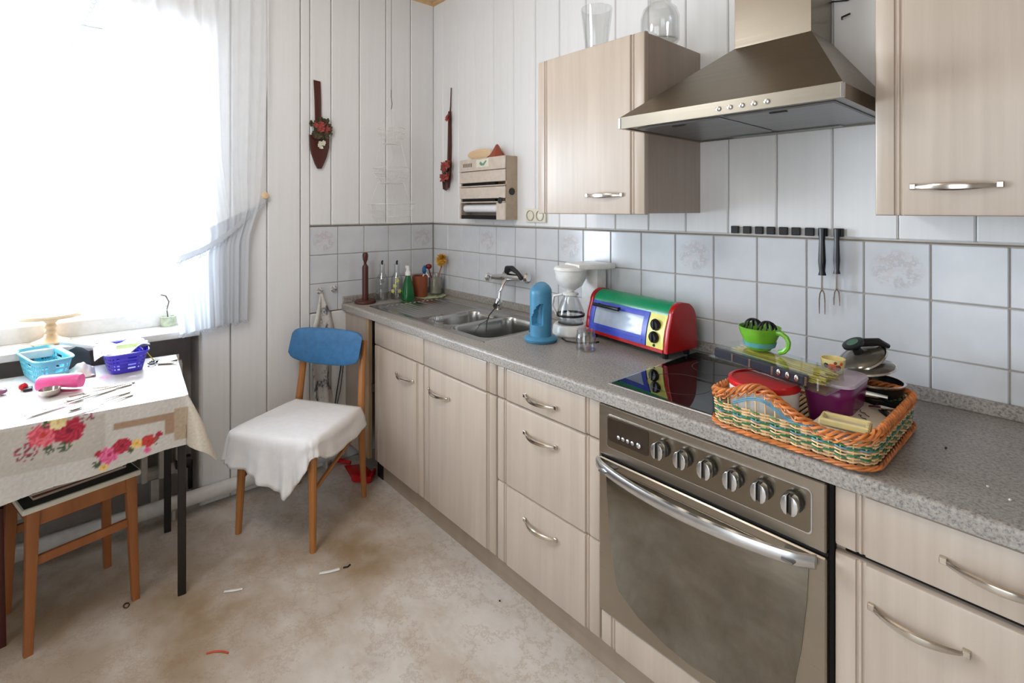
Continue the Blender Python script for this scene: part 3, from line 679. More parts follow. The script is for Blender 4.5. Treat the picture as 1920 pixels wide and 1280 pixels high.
# cloth with printed flowers, colours painted per vertex on a fine mesh
def drape(L, W, drops, flare, ripple, res, colfn, zt, rcorner=.02, seed=1):
    """L along -y, W along +x. drops(side, s) for front (x=W), right end (y=0) ; corner pendant between."""
    b = MB(); cl = b.bm.loops.layers.float_color.new('Col')
    d_f, d_r, d_b = drops
    nx = int((W+.30+.10)/res); ny = int((L+.26)/res)
    xs = [-.10+i*(W+.40)/nx for i in range(nx+1)]; ys = [.24-j*(L+.24)/ny for j in range(ny+1)]
    def pos(x, y):
        ex = max(0, x-W); ey = max(0, y); bx = max(0, -x)
        cx_, cy_ = min(max(x, 0), W), min(y, 0)
        r_ = hypot(ex, ey)
        if bx > 0:
            return (-.004-.03*bx, cy_+ey*.1, zt-bx)
        if r_ == 0: return (cx_, cy_, zt)
        th = atan2(ey, ex); fl = flare*sin(2*th)**1.0 if (ex > 0 and ey > 0) else 0
        rad = (.006+(fl+.035)*r_*(1 if r_ > .01 else .6)); rp = ripple*min(1, r_/.1)
        rad += rp*(.5+.5*sin(y*17+1.3)+.3*sin(y*41)) if ey == 0 else rp*.6*(1+sin(x*23+th*6))
        dz = sqrt(max(r_*r_-(rad*.8)**2, 0))
        dx, dy = cos(th), sin(th)
        return (cx_+dx*rad, cy_+dy*rad, zt-dz)
    G = []
    for x in xs:
        col = []
        for y in ys:
            # clamp to hem lines
            m_f = d_f(y)*(1+0*x); xx = min(x, W+m_f*(1 if y <= 0 else 1)); yy = min(y, d_r(x)); 
            col.append(b.V(pos(xx, yy)))
        G.append(col)
    for i in range(nx):
        for j in range(ny):
            q = [G[i][j], G[i][j+1], G[i+1][j+1], G[i+1][j]]
            x = xs[i]; y = ys[j]
            if xs[i] > W+d_f(ys[j])-res*.2 or ys[j+1] > d_r(xs[i])-res*.2: continue
            f = b.F(q)
            if f:
                for lp, (cx_, cy_) in zip(f.loops, ((x, y), (x, ys[j+1]), (xs[i+1], ys[j+1]), (xs[i+1], y))):
                    lp[cl] = colfn(cx_, cy_)
    loose = [v_ for v_ in b.bm.verts if not v_.link_faces]; bmesh.ops.delete(b.bm, geom=loose, context='VERTS')
    return b
def s2l(c): return lin(c)
FL = []   # (x, y, radius, kind)
W_ = .600
for (x, y, r, k) in ((W_+.040,-.357,.034,'aster'), (W_+.042,-.300,.036,'rose'), (W_+.010,-.325,.022,'cream'), (W_+.004,-.255,.020,'spray'), (W_+.014,-.272,.012,'spray'), (W_+.080,-.395,.026,'spray'), (W_+.085,-.345,.012,'leaf'), (W_+.086,-.310,.016,'leaf'), (W_+.012,-.352,.010,'leaf'),
    (W_+.142,-.206,.026,'rosepink'), (W_+.122,-.172,.024,'rose'), (W_+.124,-.135,.015,'yellow'), (W_+.122,-.104,.019,'rose2'), (W_+.108,-.076,.010,'rose'), (W_+.152,-.108,.010,'rosepink'), (W_+.176,-.218,.011,'yellow'), (W_+.160,-.236,.011,'leaf'), (W_+.130,-.084,.010,'leaf'), (W_+.140,-.150,.009,'leaf'), (W_+.130,-.232,.009,'rose'),
    (.40,-.035,.026,'rosepale'), (.36,-.055,.016,'rosepale'), (.30,-.30,.04,'rosepale'), (.20,-.24,.03,'rosepale'), (.47,-.33,.03,'rosepale'), (.16,-.62,.05,'rose'), (.40,-.75,.05,'aster'), (W_+.08,-.75,.04,'rose')):
    FL.append((x, y, r, k))
KC = {'aster': ((206,70,92),(236,120,130),(196,60,40)), 'rose': ((150,24,48),(196,52,76),(120,16,40)), 'rose2': ((176,40,44),(206,70,66),(140,24,30)), 'cream': ((232,206,140),(240,224,176),(214,170,90)), 'yellow': ((232,180,84),(240,208,130),(206,130,50)), 'rosepink': ((214,70,128),(238,130,168),(196,40,96)), 'rosepale': ((240,170,198),(246,200,214),(226,130,170)), 'leaf': ((60,74,54),(92,104,70),(44,54,44)), 'spray': ((170,70,96),(112,60,70),(196,110,130))}
def cloth_col(x, y):
    base = (204,198,191)
    n = noise.noise(Vector((x*9, y*9, 0)))
    g = noise.noise(Vector((x*150, y*150, 2)))
    u = x-W_
    c = base
    # printed collage of linen rectangles
    def box(a0, a1, b0, b1): return a0 < x < a1 and b0 < y < b1
    if box(W_+.012, W_+.135, -.55, -.215): c = (190,182,172)
    if box(W_+.135, W_+.30, -.40, -.215): c = (204,199,193)
    if box(W_+.046, W_+.070, -.195, -.045): c = (164,134,110)
    if box(W_+.046, W_+.115, -.060, -.035): c = (164,134,110)
    if box(W_+.035, W_+.140, -.035, .012): c = (178,158,134)
    if y > .012 and x > W_+.03: c = (198,188,172)
    if box(-.1, W_-.02, -.50, -.20): c = (214,210,206)
    if c[2] < 200: c = tuple(k*(1+.05*g) for k in c)
    k = 1+.03*n+.03*g; c = tuple(k*q for q in c)
    for (fx, fy, r, kd) in FL:
        dx, dy = x-fx, y-fy; d = hypot(dx, dy)
        if d > r*1.25: continue
        a = atan2(dy, dx); C = KC[kd]
        if kd == 'spray' or kd == 'leaf':
            m = noise.noise(Vector((x*130+3, y*130, 5)))
            if m > (.05 if kd == 'spray' else -.15) and d < r: c = C[0] if m > .2 else C[1]
            continue
        pet = 24 if kd == 'aster' else 7
        R_ = r*(1+.10*sin(pet*a+2)+.05*noise.noise(Vector((a*2, r*90, 0))))
        if d < R_:
            q = d/r
            sw = sin(pet*a+14*q) if kd != 'aster' else sin(pet*a)*1.3
            sh = .5+.5*sw*min(1, q*2)+.3*noise.noise(Vector((x*120, y*120, 1)))
            if q < .22: c = C[2]
            else:
                sh = max(0, min(1, sh)); c = tuple(C[0][i]*(1-sh)+C[1][i]*sh for i in range(3))
    c = tuple(max(0, min(255, q)) for q in c)
    return s2l(c)
db = drape(1.22, W_, (lambda y: .162+.052*min(1, max(0, -y)/.45)+.004*sin(y*22), lambda x: .17+.008*sin(x*20), None), .40, .006, .0052, cloth_col, .742)
t = NT('printed_oilcloth'); vc = t.new('ShaderNodeVertexColor'); vc.layer_name = 'Col'; t.set(vc.outputs[0], .38)
M['oilcloth'] = t.m
tc_ = single(db, 'tablecloth', M['oilcloth'], 'cream oilcloth printed with roses and linen squares draped over the table', 'tablecloth', (tx, ty, 0), -TR, world=False, ang=80, recalc=False)

# ---------------------------------------------------------------- things on the table (z = .744)
ZT = .7425
def at(px, py): return px, py
def hbasket(name, label, cat, c, rz, a0, b0, a1, b1, h, mat, lean=0, rows=3, group=None):
    """tapered plastic basket with slotted walls; a = half length, b = half width, 0 bottom, 1 top"""
    t_ = thing(name, label, cat, (c[0], c[1], c[2]), rz, group)
    n = 56
    def ring(a, b_, z, r=.018):
        P = []
        for k in range(n):
            th = 2*pi*k/n; cx_ = cos(th); sy = sin(th); e = .38
            P.append((a*abs(cx_)**e*(1 if cx_ > 0 else -1), b_*abs(sy)**e*(1 if sy > 0 else -1), z))
        return P
    b = MB(); L = 2+rows*2+1; rings = []
    for j in range(L+1):
        k = j/L; rings.append([b.V(p) for p in ring(a0+(a1-a0)*k, b0+(b1-b0)*k, .002+h*k)])
    for j in range(L):
        for i in range(n):
            if j in range(2, L-1) and j % 2 == 0 and i % 2 == 0: continue
            b.F([rings[j][i], rings[j][(i+1) % n], rings[j+1][(i+1) % n], rings[j+1][i]])
    b.F(rings[0][::-1])
    finish(b, 'wall', mat, t_, world=False, solid=.0022, ang=60)
    finish(MB().tube(ring(a1+.003, b1+.003, h+.002), .0035, 6, closed=True), 'rim', mat, t_, world=False)
    return t_
hb = hbasket('plastic_basket', 'light blue plastic basket standing on the table, left of the violet one', 'basket', (.13,-1.80,ZT), radians(14), .115, .040, .145, .055, .085, M['cyan'])
hv = hbasket('plastic_basket', 'violet slotted plastic basket filled with packets on the table', 'basket', (.175,-1.565,ZT), radians(-88), .052, .10, .068, .125, .075, M['violet'], rows=4)
b = MB()
b.grid(lambda u, v: (.09+.18*u, -1.66+.17*v, ZT+.075+.014*sin(5*u+3*v)+.012*sin(9*v)+.012*noise.noise(Vector((u*4, v*4, 1)))), 18, 18)
single(b, 'plastic_bag', plain('crumpled_film', (226,222,232), .25), 'crumpled whitish plastic bag filling the violet basket', 'bag', (.175,-1.58,ZT+.07), solid=.002, ang=70, recalc=False)
single(MB(Matrix.Translation((.12,-1.68,ZT+.095)) @ Matrix.Rotation(radians(62),4,'Z') @ Matrix.Rotation(radians(12),4,'Y')).box(-.085,-.014,-.007,.085,.014,.007,.005,2), 'white_packet', M['white'], 'long narrow white packet lying across the left edge of the violet basket', 'packet', (.12,-1.68,ZT+.095))
single(MB(Matrix.Translation((.20,-1.54,ZT+.085)) @ Matrix.Rotation(radians(80),4,'Z')).box(-.05,-.02,-.004,.05,.02,.012,.003), 'lime_packet', plain('pale_lime_pack', (206,226,150), .5), 'pale green and white packet on top inside the violet basket', 'packet', (.20,-1.54,ZT+.085))
b = MB(); b.grid(lambda u, v: (.11+.14*u, -1.735+.08*v, ZT+.003+(.040*sin(pi*u)*sin(pi*v))+.010*noise.noise(Vector((u*5, v*5, 4)))), 16, 16)
single(b, 'clear_bag', plain('beige_film', (232,222,210), .35), 'crumpled beige plastic bag on the table between the two baskets', 'bag', (.18,-1.69,ZT), solid=.0015, ang=70, recalc=False)
# pink tub lying on its side
Mx = Matrix.Translation((.365,-1.755,ZT+.029)) @ Matrix.Rotation(radians(62),4,'Z') @ Matrix.Rotation(radians(90),4,'Y')
single(MB(Mx).lathe([(0,-.062),(.024,-.062),(.028,-.055),(.028,.055),(.024,.062),(0,.062)], (0,0,0), 24), 'pink_case', M['pink'], 'bright pink rounded plastic case lying in front of the baskets', 'case', (.365,-1.755,ZT))
# ladle
ld = thing('ladle', 'steel ladle lying on the table beside the pink case', 'ladle', (.415,-1.775,ZT))
finish(MB().lathe([(0,.002),(.016,.004),(.027,.013),(.031,.026),(.029,.026),(.025,.014),(.014,.006),(0,.004)], (.415,-1.782,ZT), 22), 'bowl', M['nickel'], ld)
finish(MB().tube([(.43,-1.752,ZT+.025),(.435,-1.73,ZT+.021),(.437,-1.66,ZT+.008),(.437,-1.605,ZT+.004)], .0035, 8, flat=1.8), 'handle', M['nickel'], ld)
# cutlery
def spoon(c, ang, L, label, cat='spoon', kind='spoon', mat='nickel', name=None, grp=None):
    t_ = thing(name or kind, label, cat, (c[0], c[1], ZT), ang, grp)
    finish(MB().tube([(-.02,0,.006),(L*.25,0,.005),(L*.62,0,.003),(L*.78,0,.0028)], [.0016,.0022,.0032,.0030], 8, flat=1.7), 'handle', M[mat], t_, world=False)
    if kind == 'spoon':
        b = MB(); b.lathe([(0,0),(.012,.001),(.018,.006),(.017,.007),(.011,.003),(0,.002)], (-.045,0,.002), 20, sx=1.5); finish(b, 'bowl', M[mat], t_, world=False)
    elif kind == 'fork':
        b = MB(); b.box(-.035,-.010,.004,-.018,.010,.0055,.0005)
        for k in range(4): b.tube([(-.034,-.0085+.0057*k,.005),(-.055,-.0085+.0057*k,.003),(-.075,-.008+.0053*k,.005)], .0011, 6)
        finish(b, 'tines', M[mat], t_, world=False)
    else:
        b = MB(); b.prism([(-.015,-.006),(-.02,.008),(-.11,.009),(-.13,.004),(-.118,-.004),(-.08,-.008)], 'z', .004, .0055); finish(b, 'blade', M[mat], t_, world=False)
    return t_
spoon((.560,-1.775), radians(127), .15, 'fork lying nearest the left table edge with tines to the lower left', 'fork', 'fork')
spoon((.548,-1.725), radians(122), .17, 'dark handled knife lying among the loose cutlery near the table front', 'knife', 'knife')
spoon((.600,-1.680), radians(118), .15, 'steel spoon lying close to the front edge of the table', 'spoon', 'spoon')
spoon((.625,-1.64), radians(120), .10, 'short knife at the right end of the cutlery, nearest the front edge', 'knife', 'knife')
spoon((.500,-1.68), radians(112), .16, 'long steel spoon lying right behind the ladle handle', 'spoon', 'spoon')
spoon((.463,-1.66), radians(105), .14, 'steel fork lying parallel to the ladle behind the long spoon', 'fork', 'fork')
# scissors with yellow string, small jar things
sc_ = thing('scissors', 'old scissors lying on the table right of the violet basket', 'scissors', (.215,-1.46,ZT))
finish(MB().tube([(.215+.016*cos(a), -1.478+.012*sin(a), ZT+.008) for a in arc(0,2*pi*11/12,11)], .003, 6, closed=True).tube([(.185+.016*cos(a), -1.463+.012*sin(a), ZT+.008) for a in arc(0,2*pi*11/12,11)], .003, 6, closed=True), 'grips', M['black'], sc_)
finish(MB().prism([(.20,-1.455),(.235,-1.462),(.27,-1.40),(.262,-1.398)], 'z', ZT+.004, ZT+.008), 'blades', M['nickel'], sc_)
single(MB().tube([(.13,-1.52,ZT+.085),(.15,-1.50,ZT+.062),(.17,-1.482,ZT+.03),(.20,-1.468,ZT+.012)], .002, 6), 'yellow_string', plain('yellow_cord', (226,206,60), .6), 'yellow cord running from the violet basket to the scissors', 'cord', (.17,-1.48,ZT))
single(MB(Matrix.Translation((.20,-1.43,ZT+.005)) @ Matrix.Rotation(.4,4,'Z')).box(-.04,-.025,-.004,.04,.025,.004,.001), 'small_tin', plain('greyish_tin', (126,128,116), .4, .5), 'flat grey tin under the scissors at the far end of the table', 'tin', (.20,-1.43,ZT))
single(MB().blob((.27,-1.852,ZT+.012), .013, jit=.1), 'red_bead', M['red'], 'small red ball on the table in front of the light blue basket', 'ball', (.27,-1.852,ZT))
single(MB().blob((.285,-1.905,ZT+.012), .016, jit=.25, sc=(1.2,1,.7)), 'plum_wrapper', plain('plum_foil', (140,86,112), .3), 'small plum coloured wrapped sweet at the left picture edge', 'sweet', (.285,-1.905,ZT))
single(MB(Matrix.Translation((.285,-1.84,ZT+.005))).box(-.018,-.012,-.004,.018,.012,.004,.002), 'black_clip', M['black'], 'small black clip beside the red ball', 'clip', (.285,-1.84,ZT))
single(MB(Matrix.Translation((.06,-1.715,ZT)) @ Matrix.Rotation(radians(4),4,'X')).prism([(-.055,.0),(.055,0),(.05,.055),(.02,.085),(-.05,.06)], 'x', -.002, .002), 'grey_board', plain('grey_felt', (84,88,90), .8), 'thin grey board leaning behind the light blue basket', 'board', (.06,-1.715,ZT))

# ---------------------------------------------------------------- stool with books
st = thing('kitchen_stool', 'wooden stool with cream-edged dark seat standing under the table front', 'stool', (.395,-1.725,0), radians(103))
SW, SD = .156, .150
def leg_b(x, y, h=.432, sp=.012):
    b = MB(); a = .013
    sx, sy = (1 if x > 0 else -1), (1 if y > 0 else -1)
    lo_ = [b.V((x+sx*sp+i*.011, y+sy*sp+j*.011, 0)) for i, j in ((-1,-1),(1,-1),(1,1),(-1,1))]
    hi_ = [b.V((x+i*.016, y+j*.016, h)) for i, j in ((-1,-1),(1,-1),(1,1),(-1,1))]
    b.F(lo_[::-1]); b.F(hi_)
    for i in range(4): b.F([lo_[i], lo_[(i+1) % 4], hi_[(i+1) % 4], hi_[i]])
    es = [e for e in b.bm.edges if abs((e.verts[0].co-e.verts[1].co).z) > .1]
    bmesh.ops.bevel(b.bm, geom=es, offset=.003, segments=2, profile=.5, affect='EDGES'); return b
for sx in (-1, 1):
    for sy in (-1, 1): finish(leg_b(sx*(SW-.028), sy*(SD-.022)), 'leg', M['beech_dark'], st, world=False)
for sy in (-1, 1):
    finish(MB().box(-(SW-.04), sy*(SD-.02)-.008, .385, SW-.04, sy*(SD-.02)+.008, .432, .001), 'apron', M['beech_dark'], st, world=False)
    finish(MB().box(-(SW-.036), sy*(SD-.018)-.007, .262, SW-.036, sy*(SD-.018)+.007, .290, .002), 'stretcher', M['beech_dark'], st, world=False)
for sx in (-1, 1):
    finish(MB().box(sx*(SW-.028)-.008, -(SD-.036), .385, sx*(SW-.028)+.008, SD-.036, .432, .001), 'apron', M['beech_dark'], st, world=False)
finish(MB().box(-SW, -SD, .433, SW, SD, .452, .006, 2), 'seat_rim', M['cream'], st, world=False)
finish(MB().box(-SW+.006, -SD+.006, .450, SW-.006, SD-.006, .4535, .001), 'seat_pad', M['darkseat'], st, world=False)
S0 = THM['kitchen_stool']
for i, (z0_, z1_, mat_, lab, a, b_, rz_) in enumerate(((.4536,.4625,'folder','lower brown cardboard folder on the stool seat',.125,.095,.04), (.4626,.471,'folder','upper brown folder on the stool under the navy one',.120,.090,-.03), (.4711,.478,'navy','dark navy folder on top of the stack on the stool',.118,.088,.02))):
    nm = thing('folder', lab, 'folder', tuple(S0 @ Vector((0, -.005, z0_))), radians(103)+rz_)
    finish(MB().box(-a, -b_, .0012, a-.002, b_-.002, z1_-z0_-.0012), 'pages', M['paper'], nm, world=False)
    finish(MB().box(-a, -b_, 0, a, b_, .0011).box(-a, -b_, z1_-z0_-.0011, a, b_, z1_-z0_).box(-a, b_-.0015, .0011, a, b_, z1_-z0_-.0011), 'cover', M[mat_], nm, world=False)

# second stool, mostly outside the frame at the left edge
s2 = thing('kitchen_stool', 'dark wooden stool leg and frame at the left picture edge', 'stool', (.345,-2.05,0), radians(98))
for sx in (-1, 1):
    for sy in (-1, 1): finish(leg_b(sx*(SW-.03), sy*(SD-.022)), 'leg', M['darkwood'], s2, world=False)
finish(MB().box(-SW+.01, -SD+.01, .433, SW-.01, SD-.01, .452, .006, 2), 'seat', M['darkwood'], s2, world=False)
for sy in (-1, 1): finish(MB().box(-(SW-.04), sy*(SD-.02)-.008, .375, SW-.04, sy*(SD-.02)+.008, .432, .001), 'apron', M['darkwood'], s2, world=False)

# ---------------------------------------------------------------- blue chair
CA = radians(32.0)
ch = thing('kitchen_chair', 'beech kitchen chair with blue vinyl backrest, facing the table', 'chair', (.3815,-.929,0), CA)
# local: +x to the right seen from the chair front side, -y towards the viewer (front)
def taper(p0, p1, r0, r1, sq=1.0):
    b = MB(); A = []; B = []
    n = 10
    for k in range(n):
        a = 2*pi*k/n; A.append(b.V((p0[0]+r0*cos(a)*sq, p0[1]+r0*sin(a), p0[2]))); B.append(b.V((p1[0]+r1*cos(a)*sq, p1[1]+r1*sin(a), p1[2])))
    for k in range(n): b.F([A[k], A[(k+1) % n], B[(k+1) % n], B[k]])
    b.F(A[::-1]); b.F(B); return b
def clocal(x, y):
    q = THM['kitchen_chair'].inverted() @ Vector((x, y, 0)); return q.x, q.y
fl_ = clocal(.336,-1.190); fr_ = clocal(.665,-.997); br_ = clocal(.427,-.667); bl_ = clocal(.10,-.862)
for (x, y) in (fl_, fr_): finish(taper((x, y, 0), (x*.93, y*.93, .399), .0125, .019), 'leg', M['beech'], ch, world=False)
for (x, y) in (bl_, br_):
    b = MB(); b.tube([(x, y, 0), (x*.97, y-.010, .22), (x*.945, y-.010, .42), (x*.90, y+.010, .60), (x*.875, y+.036, .735)], [.012,.016,.018,.016,.012], 10, flat=1.0)
    finish(b, 'rear_leg', M['beech'], ch, world=False)
for (p, q, z) in ((fl_, bl_, .30), (fr_, br_, .30)):
    finish(MB().tube([(p[0]*.95, p[1]*.95, z-.07), (q[0]*.98, q[1]-.01, z+.05)], .0085, 8), 'stretcher', M['beech'], ch, world=False)
finish(MB().box(-.165, -.185, .360, -.149, .17, .399, .002).box(.149, -.185, .360, .165, .17, .399, .002).box(-.149, -.185, .360, .149, -.169, .399, .002).box(-.149, .155, .360, .149, .17, .399, .002), 'seat_frame', M['beech'], ch, world=False)
b = MB()
b.prism([(-.19,-.205),(.19,-.205),(.175,.175),(-.175,.175)], 'z', .400, .430, .010)
finish(b, 'seat', M['blue_vinyl'], ch, world=False)
# curved padded backrest
b = MB()
def brf(u, v):   # closed loop section
    x = -.232+.40*u; yc = -.022+.022*(1-(2*u-1)**2)*1.0
    hw = .078+.006*(1-(2*u-1)**2); hb_ = .086-.026*abs(2*u-1)**2.2
    a = 2*pi*v; e = .55
    sy = abs(cos(a))**e*(1 if cos(a) > 0 else -1); sz = abs(sin(a))**e*(1 if sin(a) > 0 else -1)
    endt = (1-abs(2*u-1)**10*.75)
    z0c = .700+(hw-hb_)*.5
    return (x, bl_[1]+yc+sy*.016*endt+.22*(sz*(hw+hb_)/2), z0c+sz*(hw+hb_)/2*endt**.3)
b.grid(brf, 30, 20)
finish(b, 'backrest', M['blue_vinyl'], ch, world=False, ang=60)
# white cloth over the seat: top sheet and hanging skirt
b = MB()
ptsP = [((.178,.165),.085),((.190,.05),.098),((.198,-.06),.100),((.205,-.14),.086),((.208,-.185),.052),((.200,-.212),.055),((.175,-.222),.105),((.135,-.226),.175),((.10,-.228),.215),((.05,-.229),.195),((-.02,-.230),.160),((-.10,-.231),.135),((-.17,-.229),.120),((-.200,-.218),.118),((-.206,-.17),.105),((-.200,-.05),.09),((-.190,.10),.085),((-.180,.165),.08)]
def samp(k):
    i = min(int(k), len(ptsP)-2); f_ = k-i; (a, da), (c, dc_) = ptsP[i], ptsP[i+1]
    return a[0]+(c[0]-a[0])*f_, a[1]+(c[1]-a[1])*f_, da+(dc_-da)*f_
NS = 136; NR = 12; ring = []; K = len(ptsP)-1
for s_ in range(NS+1):
    x, y, d = samp(s_/NS*K); L_ = hypot(x, y); ox, oy = x/L_, y/L_
    colv = []
    fa = .35+.65*min(1, max(0, (s_-32)/14)); fold = fa*(.012*sin(s_*.42)+.006*sin(s_*.97+1))
    for r_ in range(NR+1):
        k = r_/NR; z = .4375-d*k**1.0
        off = (.010*(1-(1-min(1, k*5))**2))+ (fold+.018)*k**1.3 + .004*noise.noise(Vector((s_*.12, k*3, 2)))
        if r_ == 0: z += .002
        colv.append(b.V((x+ox*off, y+oy*off, z)))
    ring.append(colv)
for A, B in zip(ring, ring[1:]):
    for r_ in range(NR): b.F([A[r_], A[r_+1], B[r_+1], B[r_]])
# inner rings of the top
prev = [c_[0] for c_ in ring]; cx0, cy0 = 0, -.03
for q in (.9, .75, .55, .3):
    cur = [b.V((THM and (cx0+(v_.co.x-cx0)*q/ q0), cy0+(v_.co.y-cy0)*q/q0, .4425+.003*noise.noise(Vector((v_.co.x*12, v_.co.y*12, 0))))) for v_, q0 in ((vv, 1 if prev is prev and q == .9 else {.75:.9,.55:.75,.3:.55}[q]) for vv in prev)]
    for i in range(len(cur)-1): b.F([prev[i], prev[i+1], cur[i+1], cur[i]])
    b.F([prev[-1], prev[0], cur[0], cur[-1]]); prev = cur
ce = b.V((cx0, cy0, .443))
for i in range(len(prev)): b.F([prev[i], prev[(i+1) % len(prev)], ce])
single(b, 'seat_cloth', M['linen'], 'white cotton cloth draped over the seat of the blue-backed chair', 'cloth', (.3815,-.929,0), CA, world=False, ang=80, solid=.0025)

# ---------------------------------------------------------------- wall pieces on the window wall
def hook(y, z, lab):
    single(MB().lathe([(0,0),(.016,0),(.017,.004),(.008,.008),(.008,.014),(.012,.018),(0,.020)], (.0075, y, z), 18, Matrix.Rotation(radians(90),3,'Y')), 'towel_hook', M['chrome'], lab, 'hook', (.0075,y,z))
hook(-.722, .938, 'left chrome towel hook on the lowest tile, holding the towel'); hook(-.646, .940, 'right chrome towel hook on the lowest tile, empty')
b = MB()
def tow(u, v):
    z = .925-.62*v; wd = .006+.050*min(1, v*3.2)*(1+.15*sin(6*v)); y = -.722+.016*v+(u-.5)*2*wd+.008*sin(v*7)
    return (.030+.014*sin(u*2*pi*1.5+v*2)*min(1, v*4), y, z)
b.grid(tow, 26, 40)
t = NT('patterned_towel'); f = t.noise(16, 5, t.coords((1,1,.6)), .7); M['towel'] = t.set(t.ramp(f, [(.38, (96,96,108)), (.46, (206,202,196)), (.7, (226,222,214))]), .9)
single(b, 'hanging_towel', M['towel'], 'grey-white patterned towel hanging behind the blue backrest', 'towel', (.03,-.72,.3), ang=80, solid=.003, recalc=False)
single(MB().tube([(.02,-.60,.62),(.02,-.612,.5),(.022,-.63,.4),(.03,-.65,.30)], .003, 6).tube([(.02,-.59,.60),(.02,-.60,.48),(.022,-.615,.38),(.03,-.64,.30)], .0022, 6), 'hanging_cable', M['black'], 'dark double cord hanging beside the patterned towel', 'cord', (.02,-.61,.3))
# wooden spoon decoration
p1 = thing('spoon_decoration', 'dark wooden spoon with dried red and white flowers on the window wall', 'decoration', (.014,-.73,1.8))
b = MB(); b.prism([(-.757,2.050),(-.722,2.047),(-.718,1.95),(-.716,1.80),(-.748,1.80),(-.752,1.95)], 'x', .014, .024, .002); finish(b, 'handle', M['darkwood'], p1)
b = MB(); b.prism([(-.782,1.76),(-.675,1.76),(-.677,1.70),(-.690,1.65),(-.708,1.605),(-.718,1.585),(-.738,1.585),(-.752,1.61),(-.770,1.66),(-.780,1.71)], 'x', .014, .032, .004); finish(b, 'bowl', M['darkwood'], p1)
def flowers(t_, cx, cy, cz, axis, n, sp, mat, name, r=.016, dd=None):
    b = MB(); rnd = random.Random(n*7+3)
    for i in range(n):
        a = rnd.uniform(0, 2*pi); q = sqrt(rnd.random()); u = q*sp[0]*cos(a); v_ = q*sp[1]*sin(a)
        c = (cx+rnd.uniform(.004,.014), cy+u, cz+v_) if axis == 'x' else (cx+u, cy-rnd.uniform(.004,.014), cz+v_)
        out = Vector((1,0,0)) if axis == 'x' else Vector((0,-1,0))
        for k in range(6):
            th = k*pi/3+rnd.random(); tang = Vector((0,cos(th),sin(th))) if axis == 'x' else Vector((cos(th),0,sin(th)))
            b.leafy(c, tang+out*rnd.uniform(.3,1.0), r*rnd.uniform(.8,1.3), r*.7, up=out)
    return finish(b, name, mat, t_, ang=20)
flowers(p1, .026, -.727, 1.795, 'x', 34, (.060,.048), M['leaf_dark'], 'dried_leaves', .022)
flowers(p1, .038, -.728, 1.800, 'x', 14, (.036,.028), M['flower_pink'], 'red_flowers', .017)
flowers(p1, .038, -.726, 1.715, 'x', 9, (.016,.028), M['flower_white'], 'white_flowers', .012)
# kitchen wall twig decoration
p2 = thing('stick_decoration', 'tall thin brown stick decorated with dried red flowers beside the foil dispenser', 'decoration', (.2,-.02,1.5))
finish(MB().tube([(.212,-.018,2.09),(.207,-.018,1.99),(.203,-.02,1.94)], [.003,.004,.005], 6), 'twig', M['darkwood'], p2)
finish(MB().tube([(.203,-.022,1.95),(.203,-.022,1.75),(.197,-.022,1.60),(.180,-.024,1.50)], [.010,.013,.014,.016], 8), 'stick', M['darkwood'], p2)
for i, (x, z0_) in enumerate(((.150,1.49),(.163,1.485),(.178,1.482),(.195,1.487))): finish(MB().tube([(x+.015,-.03,1.60),(x-.003,-.034,1.55),(x,-.03,z0_)], .005, 6), 'twig', M['darkwood'], p2)
flowers(p2, .222, -.034, 1.915, 'y', 3, (.018,.012), M['flower_pink'], 'upper_flowers', .020)
flowers(p2, .220, -.040, 1.63, 'y', 9, (.035,.035), M['flower_pink'], 'middle_flowers', .024)
flowers(p2, .214, -.044, 1.56, 'y', 9, (.035,.018), M['flower_pink'], 'lower_flowers', .024)
flowers(p2, .205, -.034, 1.60, 'y', 10, (.04,.05), M['leaf_dark'], 'dried_leaves', .024)
# hanging wire basket
hw_ = thing('hanging_wire_basket', 'three-tier white wire basket hanging from the ceiling in the corner', 'wire basket', (.13,-.36,1.28))
BX, BY = .13, -.365
wf = MB()
def wring(z, r): wf.tube([(BX+r*cos(a), BY+r*sin(a), z) for a in arc(0, 2*pi*29/30, 29)], .0011, 5, closed=True)
for (zt, rt_, zb, rb_) in ((1.82,.075,1.735,.045), (1.60,.100,1.515,.062), (1.40,.125,1.295,.080)):
    tf = MB()
    def wr(b, z, r, w_=.0011): b.tube([(BX+r*cos(2*pi*a/32), BY+r*sin(2*pi*a/32), z) for a in range(32)], w_, 5, closed=True)
    wr(tf, zt, rt_, .0016); wr(tf, (zt*2+zb)/3, rt_*.86+rb_*.14, .0009); wr(tf, (zt+zb*2)/3, rt_*.6+rb_*.4, .0009); wr(tf, zb, rb_, .0012); wr(tf, zb, rb_*.5, .0009)
    for k in range(20):
        a = 2*pi*k/20; tf.tube([(BX+rt_*cos(a), BY+rt_*sin(a), zt), (BX+(rt_*.7+rb_*.3)*cos(a), BY+(rt_*.7+rb_*.3)*sin(a), (zt+zb)/2), (BX+rb_*cos(a), BY+rb_*sin(a), zb), (BX, BY, zb)], .0008, 4)
    finish(tf, 'tier', M['wirewhite'], hw_)
b = MB()
for k in range(3):
    a = 2*pi*k/3+.5
    b.tube([(BX, BY, 1.93), (BX+.075*cos(a), BY+.075*sin(a), 1.82)], .001, 4).tube([(BX+.06*cos(a), BY+.06*sin(a), 1.75), (BX+.1*cos(a), BY+.1*sin(a), 1.60)], .001, 4).tube([(BX+.075*cos(a), BY+.075*sin(a), 1.53), (BX+.125*cos(a), BY+.125*sin(a), 1.40)], .001, 4)
finish(b, 'chain', M['wirewhite'], hw_)
finish(MB().tube([(BX, BY, 1.93), (BX+.004, BY+.002, 1.96), (BX-.002, BY, 2.0), (BX, BY, 2.04)], .002, 6), 'hook', M['black_metal'], hw_)
